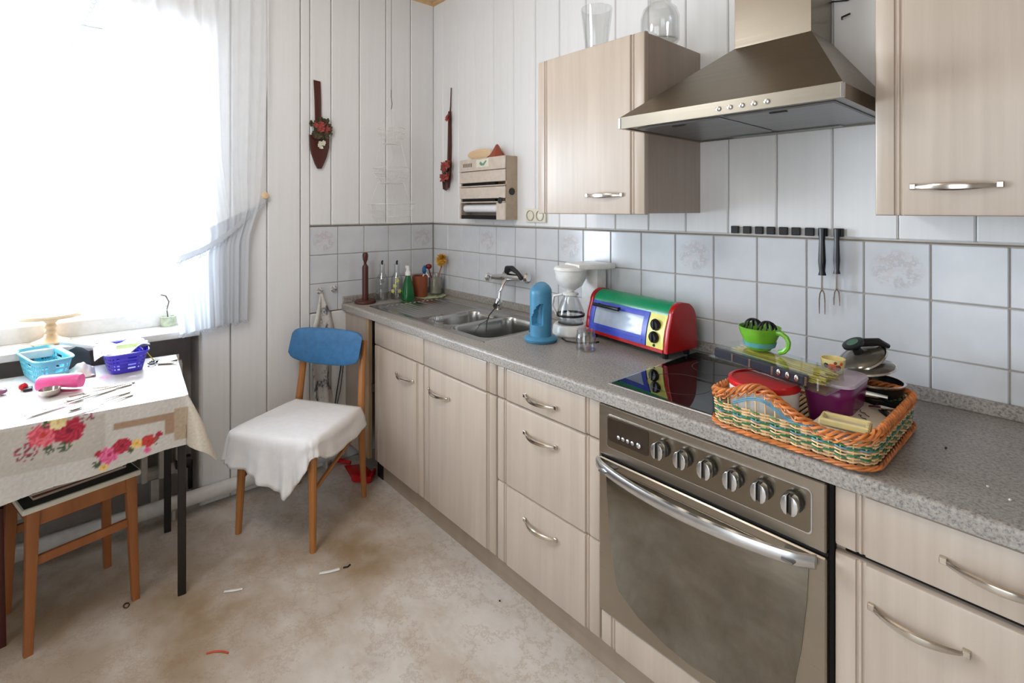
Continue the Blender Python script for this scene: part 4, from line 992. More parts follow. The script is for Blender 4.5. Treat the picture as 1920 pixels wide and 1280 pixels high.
finish(MB().tube([(BX, BY, 2.03), (BX, BY, ZC-.001)], .0014, 5), 'cord', plain('grey_cord', (110,100,92), .7), hw_)

# ================================================================== KITCHEN WALL PIECES
fd = thing('foil_dispenser', 'beige plastic wall dispenser with three roll compartments', 'dispenser', (.59,-.05,1.318))
DY = -.095
b = MB(); b.box(.405, -.085, 1.318, .412, -.0115, 1.640).box(.785, -.085, 1.318, .792, -.0115, 1.640).box(.412, -.018, 1.318, .785, -.0115, 1.640)
finish(b, 'housing', M['beige_dark'], fd)
for i, (za, zb) in enumerate(((1.575,1.640), (1.490,1.572), (1.405,1.487))):
    dr = finish(MB().box(.405, DY, za+.022 if i else za, .792, -.086, zb, .003), 'flap', M['beige'], fd)
    finish(MB().box(.405, DY-.002, za, .792, -.088, za+.006, .0015) , 'cutter_rail', M['beige'], fd)
    if i: finish(MB().box(.42, DY+.012, za+.006, .70, -.06, za+.022), 'slot', M['void'], fd)
for a_, b_ in ((.405,.415),(.725,.792)): finish(MB().box(a_, DY, 1.318, b_, -.086, 1.403), 'end_cheek', M['beige'], fd)
finish(MB().tube([(.416,-.055,1.375),(.724,-.055,1.375)], .022, 18), 'paper_roll', M['linen'], fd)
finish(MB().box(.415, -.088, 1.318, .725, -.03, 1.338), 'tray_gap', M['void'], fd)
for (x, z) in ((.757,1.415), (.800,1.46)):
    if x < .79: finish(MB().lathe([(0,0),(.016,0),(.016,.005),(0,.006)], (x, DY, z), 18, Matrix.Rotation(radians(90),3,'X')), 'roll_knob', M['black'], fd)
    else: finish(MB().lathe([(0,0),(.018,0),(.018,.004),(0,.005)], (.792, -.05, z), 18, Matrix.Rotation(radians(90),3,'Y')), 'roll_knob', M['black'], fd)
finish(MB().box(.560, DY-.0012, 1.592, .665, DY, 1.632), 'sticker', M['cream'], fd)
finish(MB().prism([(.585,1.61),(.60,1.600),(.625,1.600),(.648,1.622),(.64,1.625),(.615,1.610),(.595,1.622)], 'y', DY-.0018, DY-.001), 'sticker_motif', plain('sage_print', (110,150,132), .6), fd)
for i in range(6): finish(MB().box(.44+.014*i, DY-.0008, 1.598, .448+.014*i, DY, 1.618), 'print_bar', plain('brown_print', (120,96,84), .7), fd)
single(MB(Matrix.Translation((.53,-.052,1.668)) @ Matrix.Rotation(radians(8),4,'X')).lathe([(0,-.006),(.10,-.006),(.105,0),(.10,.006),(0,.006)], (0,0,0), 32, Matrix.Rotation(radians(90),3,'X'), sx=1, sy=.27), 'wooden_oval', M['lightwood'], 'oval light wooden board lying on top of the beige dispenser', 'board', (.53,-.052,1.642))
single(MB().lathe([(0,0),(.040,0),(.036,.014),(.024,.034),(.012,.056),(.006,.066),(0,.068)], (.680,-.052,1.641), 6), 'pointed_figure', plain('rust_clay', (150,74,52), .7), 'small rust-red pointed figure on the beige dispenser, right of the oval', 'figure', (.68,-.052,1.641))
# sockets
so = thing('double_socket', 'cream double power socket under the left wall cabinet', 'socket', (.935,-.012,1.34))
finish(MB().box(.866, -.024, 1.306, 1.004, -.0118, 1.374, .004, 2), 'cover_frame', M['cream'], so)
for x in (.901, .969):
    w_ = finish(MB().lathe([(.026,.0),(.0265,.004),(.023,.005),(.021,-.006),(0,-.006)], (x,-.024,1.340), 24, Matrix.Rotation(radians(90),3,'X')), 'socket_well', plain('socket_grey', (176,172,156), .4), so)
    finish(MB().box(x-.012, -.0185, 1.338, x-.008, -.0178, 1.342).box(x+.008, -.0185, 1.338, x+.012, -.0178, 1.342), 'pin_hole', M['void'], w_)
# magnetic strip: row of nine black blocks with two meat forks
mg = thing('magnet_rack', 'row of black magnetic blocks on the wall under the hood', 'knife rack', (2.08,-.012,1.30))
mb_ = MB(); mb_.box(-.0125, -.012, -.0125, .0125, 0, .0125, .0015); bmesh.ops.recalc_face_normals(mb_.bm, faces=mb_.bm.faces[:]); mme = bpy.data.meshes.new('magnet_block'); mb_.bm.to_mesh(mme); mb_.bm.free(); mme.materials.append(M['black'])
finish(MB().box(1.905, -.014, 1.291, 2.247, -.0115, 1.311), 'backing_bar', plain('grey_white_strip', (186,182,178), .4), mg)
for i, x in enumerate((1.917, 1.958, 1.998, 2.035, 2.074, 2.111, 2.150, 2.187, 2.229)): inst(mme, 'magnet_block', mg, (x-2.08, -.0015, .001))
def mfork(x, z_h0, z_h1, z_t, lab, wid):
    t_ = thing('meat_fork', lab, 'fork', (x,-.034,z_t))
    finish(MB().tube([(x,-.034,z_h0),(x,-.035,(z_h0*.75+z_h1*.25)),(x,-.035,(z_h0*.3+z_h1*.7)),(x,-.034,z_h1+.012),(x,-.034,z_h1)], [.010*wid,.008*wid,.0105*wid,.008*wid,.011*wid], 10), 'handle', M['black'], t_)
    finish(MB().tube([(x,-.034,z_h1),(x,-.034,z_h1-.045)], .0028, 8, flat=1.4), 'shank', M['nickel'], t_)
    zs = z_h1-.045
    for sg in (-1, 1): finish(MB().tube([(x,-.034,zs+.004),(x+sg*.006,-.034,zs-.010),(x+sg*.0075,-.034,zs-.03),(x+sg*.0075,-.034,z_t)], [.0025,.0022,.002,.0009], 6), 'prong', M['nickel'], t_)
mfork(2.189, 1.312, 1.172, 1.055, 'longer black-handled meat fork hanging from the black blocks, left one', 1.0)
mfork(2.228, 1.312, 1.180, 1.086, 'shorter black-handled meat fork hanging at the right end of the black blocks', .85)

# ================================================================== ON THE WORKTOP (z = .857)
W0 = .8575
def lat(name, label, cat, prof, x, y, mat, z=W0, seg=28, **kw): return single(MB().lathe(prof, (x, y, z), seg), name, mat, label, cat, (x, y, z), **kw)
ph = thing('paper_roll_holder', 'dark turned wooden paper roll holder at the left end of the worktop', 'paper roll holder', (.087,-.50,W0))
finish(MB().lathe([(0,0),(.055,0),(.058,.005),(.056,.014),(.05,.018),(0,.018)], (.087,-.50,W0), 32), 'base', M['darkwood'], ph)
finish(MB().lathe([(0,.018),(.0165,.018),(.0165,.195),(.014,.203),(.007,.212),(.007,.222),(.013,.236),(.0155,.256),(.014,.270),(.009,.276),(0,.277)], (.087,-.50,W0), 22), 'post', M['darkwood'], ph)
def bottle(x, y, lab, mat_deco, h=.205):
    t_ = thing('glass_bottle', lab, 'bottle', (x,y,W0))
    finish(MB().lathe([(0,.003),(.030,.003),(.031,0),(.034,.006),(.034,.110),(.030,.130),(.016,.150),(.014,h-.022),(.017,h-.020),(.017,h-.006),(.0125,h-.006),(.012,h-.03),(.0135,.150),(.028,.128),(.031,.108),(.031,.006),(0,.005)], (x,y,W0), 24), 'glass_body', M['cut_glass'], t_)
    finish(MB().tube([(x,y,W0+h-.012),(x,y,W0+h+.004)], .006, 10).tube([(x-.004,y,W0+h+.002),(x+.006,y,W0+h+.010)], .005, 8), 'stopper', M['black'], t_)
    b = MB()
    for k in range(4 if mat_deco == 'deco_y' else 3):
        a = -1.15+.36*k; z = .05+.03*((k*37) % 3); r = .0355
        c = Vector((x+r*cos(a), y+r*sin(a), W0+z)); out = Vector((cos(a), sin(a), 0))
        for q in range(5):
            th = q*1.256; tang = Vector((-sin(a)*cos(th), cos(a)*cos(th), sin(th))); b.leafy(c, tang+out*.1, .014, .009, up=out)
    finish(b, 'painted_flower', plain('deco_yellow', (206,204,110), .6) if mat_deco == 'deco_y' else plain('deco_grey', (120,124,120), .6), t_)
bottle(.072,-.392, 'clear glass bottle with dark flower print, nearest the paper roll holder', 'deco_g', .212)
bottle(.095,-.312, 'clear glass bottle with yellow-green flower print behind the green spray bottle', 'deco_y', .208)
gb = thing('spray_bottle', 'green transparent spray bottle with white nozzle', 'spray bottle', (.165,-.280,W0))
finish(MB().lathe([(0,.002),(.034,.002),(.037,.006),(.037,.03),(.030,.08),(.018,.120),(.014,.135),(.014,.142),(0,.142)], (.165,-.280,W0), 24), 'body', plain('green_clear_plastic', (24,120,60), .15, 0, .05, Transmission_Weight=.45), gb)
finish(MB().lathe([(0,.140),(.016,.140),(.016,.158),(.011,.162),(.010,.185),(.012,.194),(0,.196)], (.165,-.280,W0), 18).box(.145,-.288,W0+.178,.172,-.272,W0+.194,.003), 'nozzle', M['white'], gb)
lat('utensil_pot', 'terracotta coloured utensil pot behind the green bottle', 'pot', [(0,.003),(.038,.003),(.040,0),(.043,.006),(.046,.125),(.042,.125),(.039,.010),(0,.008)], .120,-.175, M['terracotta'])
ut = thing('utensil_glass', 'grey ribbed glass tumbler holding washing-up brushes in the corner', 'tumbler', (.135,-.078,W0+.008))
ZG = W0+.0075
finish(MB().lathe([(0,.004),(.034,.004),(.036,0),(.040,.006),(.044,.120),(.041,.120),(.037,.010),(0,.008)], (.135,-.078,ZG), 26), 'tumbler_body', M['cut_glass'], ut)
finish(MB().lathe([(0,.010),(.034,.010),(.039,.100),(.0,.102)], (.135,-.078,ZG), 18), 'murky_filling', plain('grey_plastic_insert', (150,146,134), .6), ut)
def brush(x, y, x2, y2, z2, mat, lab, head):
    t_ = thing('dish_brush' if head != 'pad' else 'scrubber', lab, 'brush' if head != 'pad' else 'scrubber', (x,y,ZG+.1))
    finish(MB().tube([(x,y,ZG+.10),(x2,y2,z2)], .004, 8), 'handle', M[mat] if head != 'pad' else M['beech'], t_)
    if head == 'pad':
        b = MB(); rnd = random.Random(5)
        for i in range(170):
            u = rnd.uniform(-1,1); a = rnd.uniform(0,2*pi); q = sqrt(1-u*u); d = Vector((q*cos(a),q*sin(a),u))
            b.leafy((x2,y2,z2+.035), (d.x,d.y,d.z*1.3), rnd.uniform(.030,.046), .010, up=(0.1,.3,1))
        o = finish(b, 'bristle_head', M['sponge'], t_); o['kind'] = 'stuff'
    else: finish(MB().blob((x2,y2,z2+.012), .016, jit=.1, sc=head), 'head', M[mat], t_)
brush(.150,-.070,.175,-.060,1.035,'beech','fluffy orange flower-shaped scrubber standing in the corner tumbler','pad')
brush(.125,-.10,.120,-.115,1.020,'dark_red','dark red brush in the corner tumbler',(1.3,1.2,1.0))
b_ = thing('dish_brush', 'blue and white brush standing in the terracotta pot', 'brush', (.13,-.165,ZG+.1))
finish(MB().tube([(.125,-.170,W0+.09),(.148,-.150,W0+.165)], .004, 8), 'handle', M['white'], b_)
finish(MB().blob((.140,-.157,W0+.160), .014, jit=.05, sc=(.8,1.0,1.9)), 'head', plain('deep_blue', (30,84,140), .4), b_)
sp_ = thing('white_spoon', 'thin white spoon leaning out of the terracotta pot', 'spoon', (.13,-.18,W0+.1))
finish(MB().tube([(.135,-.160,W0+.165),(.155,-.135,W0+.115)], .0035, 8), 'handle', M['white'], sp_)
lat('corner_tray', 'green and cream mottled oval tray under the corner tumbler', 'tray', [(0,0),(.060,0),(.092,.004),(.094,.007),(.088,.0065),(.058,.003),(0,.003)], .150,-.125, M['floral_tray'], seg=40)
# mixer tap on the wall
tap = thing('wall_tap', 'chrome two-handle wall tap above the sink with a black hose piece', 'tap', (.78,-.05,1.03))
RX = Matrix.Rotation(radians(90),3,'X')
finish(MB().tube([(.655,-.062,1.018),(.72,-.062,1.022),(.80,-.066,1.030),(.88,-.066,1.036)], [.013,.016,.021,.018], 14), 'body', M['chrome'], tap)
for x in (.70, .865): finish(MB().lathe([(0,0),(.026,0),(.024,.006),(.012,.010),(.012,.05),(0,.05)], (x,-.0085,1.025), 20, RX), 'wall_rosette', M['chrome'], tap)
for (x, z, sgn) in ((.640,1.014,-1), (.905,1.040,1)):
    b = MB(); b.lathe([(0,0),(.012,0),(.022,.006),(.024,.018),(.018,.026),(0,.028)], (x, -.064, z), 8, Matrix.Rotation(radians(90*sgn),3,'Y')); finish(b, 'handle', M['chrome'], tap)
finish(MB().tube([(.775,-.068,1.055),(.79,-.075,1.072),(.83,-.080,1.078),(.87,-.082,1.062),(.905,-.085,1.035)], [.014,.018,.014,.010,.012], 10), 'hose', M['black'], tap)
finish(MB().tube([(.785,-.070,1.022),(.79,-.10,1.000),(.79,-.125,.96),(.79,-.13,.925)], [.014,.011,.009,.009], 12), 'spout', M['chrome'], tap)
finish(MB().tube([(.79,-.13,.93),(.788,-.135,.905),(.785,-.13,.88)], [.016,.022,.019], 14), 'spray_head', M['chrome'], tap)
finish(MB().lathe([(0,0),(.014,0),(.012,.004),(0,.005)], (.792,-.157,.898), 14, RX), 'spray_face', M['black'], tap)
single(MB().tube([(.80,-.14,.925),(.825,-.18,.90),(.86,-.25,.875),(.905,-.30,.855),(.935,-.33,.80),(.95,-.34,.745)], .0028, 8), 'sink_cable', M['black'], 'thin black cord hanging from the tap into the large sink bowl', 'cord', (.80,-.14,.925))
# blue appliance
ba = thing('blue_dispenser', 'sky blue plastic cylinder appliance with a side recess on a round foot', 'appliance', (1.300,-.345,W0), radians(-25))
b = MB(); n = 48; prof = [(.060,.0),(.064,.004),(.066,.012),(.060,.018),(.047,.022)]
b.lathe([(0,0)]+prof+[(0,.022)], (0,0,0), 44); finish(b, 'foot', M['blue_plastic'], ba, world=False)
# body cut away by an arched recess facing the room
b = MB(); rings = []
Z_ = arc(.021, .190, 34)
def rad_at(a, z):
    r_ = .043
    d = (a+pi*.30+pi) % (2*pi)-pi    # recess around a = -54 deg
    if .075 < z < .150 and abs(d) < .42: pass
    return r_
for z in Z_+[.198,.206,.2125,.217]:
    R_ = []
    for k in range(n):
        a = 2*pi*k/n; d = (a-(-.62)+pi) % (2*pi)-pi
        if z <= .190: r_ = .043; topz = z
        else: q = (z-.190)/.027; r_ = .043*(1-.42*q**2.6); topz = z
        tilt = (.010*cos(a-2.6))*(max(0, z-.16)/.06)
        if .068 < z < .158-.05*max(0,(d+.50)/.9)**0*0 and -.62 < d < .48:
            arch = (z < .150-.045*((.48-d)/1.1)**2*1.3+.0)
            if arch: r_ = .020
        R_.append(b.V((r_*cos(a), r_*sin(a), topz+tilt)))
    rings.append(R_)
for A, B in zip(rings, rings[1:]):
    for k in range(n): b.F([A[k], A[(k+1) % n], B[(k+1) % n], B[k]])
b.F(rings[0][::-1]); b.F(rings[-1])
finish(b, 'body', M['blue_plastic'], ba, world=False, ang=40)
finish(MB().lathe([(0,0),(.006,0),(.005,.004),(0,.005)], (.0425*cos(-1.9),.0425*sin(-1.9),.038), 12, Matrix.Rotation(-1.9,3,'Z') @ Matrix.Rotation(radians(90),3,'Y')), 'button', plain('deep_teal', (20,84,104), .4), ba, world=False)
# coffee maker
cm = thing('coffee_maker', 'white filter coffee maker with round filter holder and glass jug', 'coffee maker', (1.40,-.165,W0))
Cx_, Cy_ = 1.305, -.178
finish(MB().lathe([(0,0),(.070,0),(.074,.006),(.072,.036),(.066,.044),(0,.046)], (Cx_,Cy_,W0), 36), 'base', M['white'], cm)
finish(MB().lathe([(0,.046),(.052,.046),(.052,.049),(0,.050)], (Cx_,Cy_,W0), 30), 'hotplate', plain('hotplate_dark', (60,58,56), .4), cm)
b = MB(); b.prism([(Cx_-.02,-.085),(Cx_+.065,-.085),(Cx_+.065,-.030),(Cx_-.02,-.030)], 'z', W0+.0, W0+.275, .008); finish(b, 'water_tank', M['white'], cm)
finish(MB().lathe([(0,.175),(.012,.175),(.02,.182),(.048,.200),(.062,.228),(.066,.262),(.062,.262),(0,.262)], (Cx_,Cy_,W0), 36), 'filter_holder', M['white'], cm)
finish(MB().lathe([(0,.262),(.068,.262),(.070,.266),(.064,.276),(.04,.282),(0,.283)], (Cx_,Cy_,W0), 36), 'lid', M['white'], cm)
b = MB(); b.prism([(Cx_-.05,Cy_+.02),(Cx_+.06,Cy_-.015),(Cx_+.115,-.10),(Cx_+.115,-.03),(Cx_-.03,-.03)], 'z', W0+.268, W0+.290, .006); finish(b, 'top_bridge', M['white'], cm)
jg = finish(MB().lathe([(0,.051),(.048,.051),(.056,.060),(.057,.080),(.052,.105),(.040,.135),(.030,.155),(.032,.166),(.029,.166),(.028,.155),(.038,.134),(.050,.104),(.055,.080),(.054,.062),(0,.054)], (Cx_,Cy_,W0), 32), 'jug', M['cut_glass'], cm)
finish(MB().lathe([(.0575,.076),(.0585,.078),(.0585,.084),(.0575,.086)], (Cx_,Cy_,W0), 32), 'jug_band', M['black'], jg)
finish(MB().lathe([(0,.162),(.033,.162),(.033,.170),(.02,.174),(0,.174)], (Cx_,Cy_,W0), 24), 'jug_lid', M['white'], jg)
finish(MB().tube([(Cx_-.035,Cy_-.012,W0+.160),(Cx_-.070,Cy_-.025,W0+.150),(Cx_-.078,Cy_-.028,W0+.11),(Cx_-.058,Cy_-.02,W0+.075)], .0055, 8), 'jug_handle', M['white'], jg)
single(MB().tube([(1.335,-.262,W0+.003),(1.38,-.285,W0+.003),(1.43,-.27,W0+.003),(1.46,-.235,W0+.003),(1.47,-.20,W0+.003)], .0028, 8), 'power_cord', M['black'], 'black power cord curling in front of the coffee maker', 'cord', (1.40,-.26,W0))
# glass jar
lat('glass_jar', 'small empty clear glass jar in front of the toaster oven', 'jar', [(0,.004),(.032,.004),(.034,0),(.037,.006),(.037,.050),(.033,.060),(.034,.074),(.031,.074),(.030,.060),(.034,.049),(.034,.008),(0,.007)], 1.503,-.315, M['cut_glass'])

# toaster oven (colourful), local frame: x along its front, -y towards the room
ta = radians(-9.0)
to = thing('toaster_oven', 'colourful mini oven with green top, blue door and red sides', 'mini oven', (1.782,-.219,W0), ta)
TW, TD, TH = .420, .150, .188
def toprof(n=10):
    P = [(0,.024),(.002,.05),(.010,.100),(.024,.140)]
    P += [(.024+(TD*.52-.024)*(1-cos(a))+0, .140+(TH-.140)*sin(a)) for a in arc(.15, pi/2, n)]
    P += [(TD*.52+(TD*.44)*sin(a), TH-(TH-.12)*(1-cos(a))) for a in arc(.15, pi/2, n)]
    P += [(TD,.05),(TD,.024)]
    return P
PR = toprof()
b = MB()
A = [b.V((-TW+.02, y, z)) for y, z in PR]; B = [b.V((-.02, y, z)) for y, z in PR]
for i in range(len(PR)-1): b.F([A[i], A[i+1], B[i+1], B[i]])
b.F([A[-1], A[0], B[0], B[-1]]); b.F(A); b.F(B[::-1]); 
finish(b, 'green_hood', M['toy_green'], to, world=False)
for x0_, x1_ in ((-TW, -TW+.020), (-.020, 0)):
    finish(MB().prism([(y+(-.004 if y < .1 else .004), z+.003*(z > .1)) for y, z in PR], 'x', x0_, x1_, .003), 'side_panel', M['toy_red'], to, world=False)
finish(MB().box(-TW+.02, -.006, .022, -.02, .02, .034, .001), 'base_rail', M['toy_red'], to, world=False)
def slope(x0, x1, t0, t1, off, b=None):   # slab following the sloping front
    def P(t_): return (.002+(.030-.002)*t_**2.0, .034+.114*t_)
    b = b or MB(); n = 6; F_ = []; K_ = []
    for i in range(n+1):
        y, z = P(t0+(t1-t0)*i/n); F_.append((y-off, z)); K_.append((y+.004, z))
    b.prism(F_+K_[::-1], 'x', x0, x1); return b
XD0, XD1 = -TW+.021, -.100
fr = slope(XD0, XD0+.022, .0, 1, .006); slope(XD1-.022, XD1, 0, 1, .006, fr); slope(XD0+.022, XD1-.022, 0, .25, .006, fr); slope(XD0+.022, XD1-.022, .84, 1, .006, fr)
door = finish(fr, 'door', M['toy_blue'], to, world=False)
finish(slope(XD0+.022, XD1-.022, .25, .84, .002), 'window', plain('mini_oven_glass', (176,188,206), .10), door, world=False)  # pale colour paints the bright reflection into the pane
finish(slope(XD0+.02, XD1-.015, .12, .16, .0085), 'door_ridge', M['toy_blue'], door, world=False)
b = MB()
for x in (-.36, -.25): b.tube([(x, .022, .136), (x, .002, .136)], .005, 8)
b.tube([(-.375,.0,.136),(-.34,-.004,.137),(-.27,-.004,.137),(-.235,.0,.136)], .007, 10); finish(b, 'handle', M['black'], door, world=False)
pn = finish(slope(XD1+.004, -.021, -.03, 1, .005), 'control_panel', M['toy_yellow'], to, world=False)
for (z, y) in ((.112,.008), (.070,-.001)):
    finish(MB().lathe([(0,0),(.021,0),(.020,.006),(.016,.012),(0,.013)], (-.060, y, z), 24, Matrix.Rotation(radians(96),3,'X')).box(-.0625, y-.017, z-.016, -.0575, y-.010, z+.016, .001), 'knob', M['black'], pn, world=False)
finish(MB().lathe([(0,0),(.005,0),(.004,.003),(0,.003)], (-.060,-.003,.042), 12, Matrix.Rotation(radians(92),3,'X')), 'pilot_lamp', M['black'], pn, world=False)
for x, y in ((-.03,.02),(-TW+.03,.02),(-.03,TD-.02),(-TW+.03,TD-.02)): finish(MB().lathe([(0,0),(.010,0),(.013,.024),(0,.024)], (x,y,0), 12), 'foot', M['black'], to, world=False)

# ---------------------------------------------------------------- wicker tray on the hob
ZB = .8622
wb = thing('wicker_basket', 'orange wicker basket woven with green strands, full of kitchenware on the hob', 'basket', (2.29,-.41,ZB))
BX0, BX1, BY0, BY1 = 2.126, 2.447, -.592, -.235
def per(s):  # rounded rectangle path, s in 0..1 starting front-left, going right
    r = .045; Lx = BX1-BX0-2*r; Ly = BY1-BY0-2*r; q = pi*r/2; T = 2*Lx+2*Ly+4*q; d = (s % 1)*T
    segs = [('l',(BX0+r,BY0),(1,0),Lx),('a',(BX1-r,BY0+r),-90,q),('l',(BX1,BY0+r),(0,1),Ly),('a',(BX1-r,BY1-r),0,q),('l',(BX1-r,BY1),(-1,0),Lx),('a',(BX0+r,BY1-r),90,q),('l',(BX0,BY1-r),(0,-1),Ly),('a',(BX0+r,BY0+r),180,q)]
    for k, p, a, L_ in segs:
        if d <= L_:
            if k == 'l': return p[0]+a[0]*d, p[1]+a[1]*d, (a[1], -a[0])
            th = radians(a)+d/r; return p[0]+r*cos(th), p[1]+r*sin(th), (cos(th), sin(th))
        d -= L_
    return BX0+r, BY0, (0,-1)
PT = 2*(BX1-BX0-.09)+2*(BY1-BY0-.09)+4*pi*.045/2
def rimh(s):
    x, y, n_ = per(s)
    if n_[1] < -.5:  # front side with the wave
        u = (x-BX0)/(BX1-BX0); return .064+.040*math.exp(-((u-.36)/.19)**2)-.010*math.exp(-((u-.78)/.14)**2)+.010*(1-u)
    return .070
NSt = 62
stake = MB()
for i in range(NSt):
    x, y, n_ = per(i/NSt); stake.tube([(x, y, ZB+.008), (x+n_[0]*.006, y+n_[1]*.006, ZB+rimh(i/NSt))], .0017, 5)
o = finish(stake, 'stakes', M['wicker_nat'], wb); o['kind'] = 'stuff'
rows = 8; ms = {'wicker_green': MB(), 'wicker_nat': MB(), 'wicker_blue': MB()}
for r_ in range(rows):
    z = .014+.0062*r_; lim = z
    for ph_, mk in ((0, 'wicker_green' if (r_ % 3) else 'wicker_nat'), (1, 'wicker_nat' if r_ != 4 else 'wicker_blue')):
        pts = []
        for k in range(NSt*4):
            s = k/(NSt*4); x, y, n_ = per(s); w_ = cos(pi*k/4+pi*ph_+pi*r_)*.0032; o_ = .006*z/.07+w_
            pts.append((x+n_[0]*o_, y+n_[1]*o_, ZB+z+.0012*sin(pi*k/4+ph_)))
        ms[mk].tube(pts, .0019, 4, closed=True)
for k, b in ms.items():
    o = finish(b, 'weave_'+{'wicker_green':'green','wicker_nat':'natural','wicker_blue':'blue'}[k], M[k], wb); o['kind'] = 'stuff'
# blue band under the arch of the rim
b = MB(); pts = []
for k in range(40): s = .01+.20*k/39; x, y, n_ = per(s); pts.append((x+n_[0]*.006, y+n_[1]*.006-.001, ZB+max(.064, rimh(s)-.020)))
b.tube(pts, .0018, 5).tube([(p[0], p[1], p[2]-.004) for p in pts], .0016, 5); finish(b, 'arch_band', M['wicker_blue'], wb)
def braid(zfn, R_, off, turns, nst, rr, name):
    b = MB()
    for q in range(nst):
        pts = []
        N_ = turns*10
        for k in range(N_):
            s = k/N_; x, y, n_ = per(s); a = 2*pi*(turns*s+q/nst); o_ = off+R_*cos(a); pts.append((x+n_[0]*o_, y+n_[1]*o_, ZB+zfn(s)+R_*sin(a)))
        b.tube(pts, rr, 5, closed=True)
    o = finish(b, name, M['wicker'], wb)
braid(lambda s: rimh(s)+.004, .0055, .006, 30, 3, .0034, 'rim')
braid(lambda s: rimh(s)-.007, .0045, .007, 34, 2, .0022, 'rim_wrap')
braid(lambda s: .0062, .0028, .009, 24, 3, .0028, 'base_rim')
b = MB()
for i in range(24):
    x = BX0+.008+(BX1-BX0-.016)*i/23; b.box(x-.0045, BY0+.012, ZB+.003, x+.0045, BY1-.012, ZB+.0065, .001)
o = finish(b, 'woven_floor', M['wicker_nat'], wb); o['kind'] = 'stuff'
ZI = ZB+.0072
# white tub with red lid
tu = thing('storage_tub', 'round white plastic tub with red lid in the left of the wicker basket', 'tub', (2.214,-.508,ZI))
finish(MB().lathe([(0,0),(.068,0),(.071,.004),(.075,.090),(0,.090)], (2.214,-.508,ZI), 44), 'body', M['white'], tu)
finish(MB().lathe([(0,.088),(.077,.088),(.078,.092),(.077,.100),(.070,.102),(.068,.099),(0,.099)], (2.214,-.508,ZI), 44), 'lid', M['red'], tu)
# purple box bowl with milky lid
pu = thing('purple_bowl', 'dark purple translucent plastic bowl beside the white tub', 'bowl', (2.320,-.38,ZI))
def rr_ring(cx, cy, a, b_, r, z, n=8):
    P = []
    for sx, sy, a0 in ((1,1,0),(-1,1,90),(-1,-1,180),(1,-1,270)):
        for i in range(n+1):
            th = radians(a0+90*i/n); P.append((cx+sx*(a-r)+r*cos(th), cy+sy*(b_-r)+r*sin(th), z))
    return P
b = MB(); L_ = [rr_ring(2.330,-.395,.040+.012*k,.062+.012*k,.03,ZI+.105*k) for k in (0,.25,.5,.75,1)]
R_ = [[b.V(p) for p in q] for q in L_]
for A, B in zip(R_, R_[1:]):
    for i in range(len(A)): b.F([A[i], A[(i+1) % len(A)], B[(i+1) % len(A)], B[i]])
b.F(R_[0][::-1]); finish(b, 'body', M['purple'], pu, solid=.002)
b = MB(); R_ = [[b.V(p) for p in rr_ring(2.330,-.395,.054-k*.002,.076-k*.002,.03,ZI+.1062+.006*k)] for k in (0,1)]
for i in range(len(R_[0])): b.F([R_[0][i], R_[0][(i+1) % len(R_[0])], R_[1][(i+1) % len(R_[0])], R_[1][i]])
b.F(R_[1]); b.F(R_[0][::-1]); finish(b, 'lid', plain('milky_lilac', (196,180,196), .35), pu)
# blister tray of skewers resting on tub and bowl
tr = thing('utensil_tray', 'long clear-lidded tray of dark utensils and yellow straw across the tub', 'tray', (2.1,-.45,.985))
Fa = Vector((2.085,-.500,.994)); Fb = Vector((2.345,-.532,.978)); ud = (Fb-Fa); LL = ud.length; ud.normalize()
vd = Vector((.10,1,.02)); vd = (vd-ud*vd.dot(ud)).normalized(); wd = ud.cross(vd)
MT = Matrix(((ud.x,vd.x,wd.x,Fa.x),(ud.y,vd.y,wd.y,Fa.y),(ud.z,vd.z,wd.z,Fa.z),(0,0,0,1)))
THL = LL; TDp = .115
finish(MB(MT).box(-.012,-.006,-.003,THL+.012,TDp+.006,-.0005,.001), 'tray_flange', M['blister'], tr)
finish(MB(MT).box(.0,0,0,THL*.86,.022,.024,.004), 'dark_case', plain('graphite_plastic', (46,48,58), .25), tr)
for i, x in enumerate((.05,.095,.15,.225)): finish(MB(MT).box(x*THL/.262,-.0012,.003,x*THL/.262+.005,.0,.022,.0005), 'metal_clip', M['nickel'], tr)
for i in range(3): finish(MB(MT).blob(((.168+.020*i)*THL/.262,-.001,.013), .005, sc=(1,.4,1.6)), 'metal_stud', M['nickel'], tr)
b = MB(MT); rnd = random.Random(2)
for i in range(150):
    y = .024+rnd.random()*(TDp-.03); x0_ = .012+rnd.random()*.05; x1_ = THL*.97-rnd.random()*.04; z = .003+rnd.random()*.015
    b.tube([(x0_, y, z), ((x0_+x1_)/2, y+rnd.uniform(-.003,.003), z+.002), (x1_, y+rnd.uniform(-.004,.004), z)], .0012, 4)
o = finish(b, 'straw_filling', M['straw'], tr); o['kind'] = 'stuff'
b = MB(MT); P0 = rr_ring(THL/2, TDp/2, THL/2, TDp/2, .012, -.0004, 5); P1 = rr_ring(THL/2, TDp/2, THL/2-.003, TDp/2-.003, .012, .026, 5)
A = [b.V(p) for p in P0]; B = [b.V(p) for p in P1]
for i in range(len(A)): b.F([A[i], A[(i+1) % len(A)], B[(i+1) % len(A)], B[i]])
b.F(B); finish(b, 'clear_cover', M['blister'], tr)
TOPZ = lambda x, y: None
def on_tray(u, v_): return MT @ Vector((u, v_, .0275))
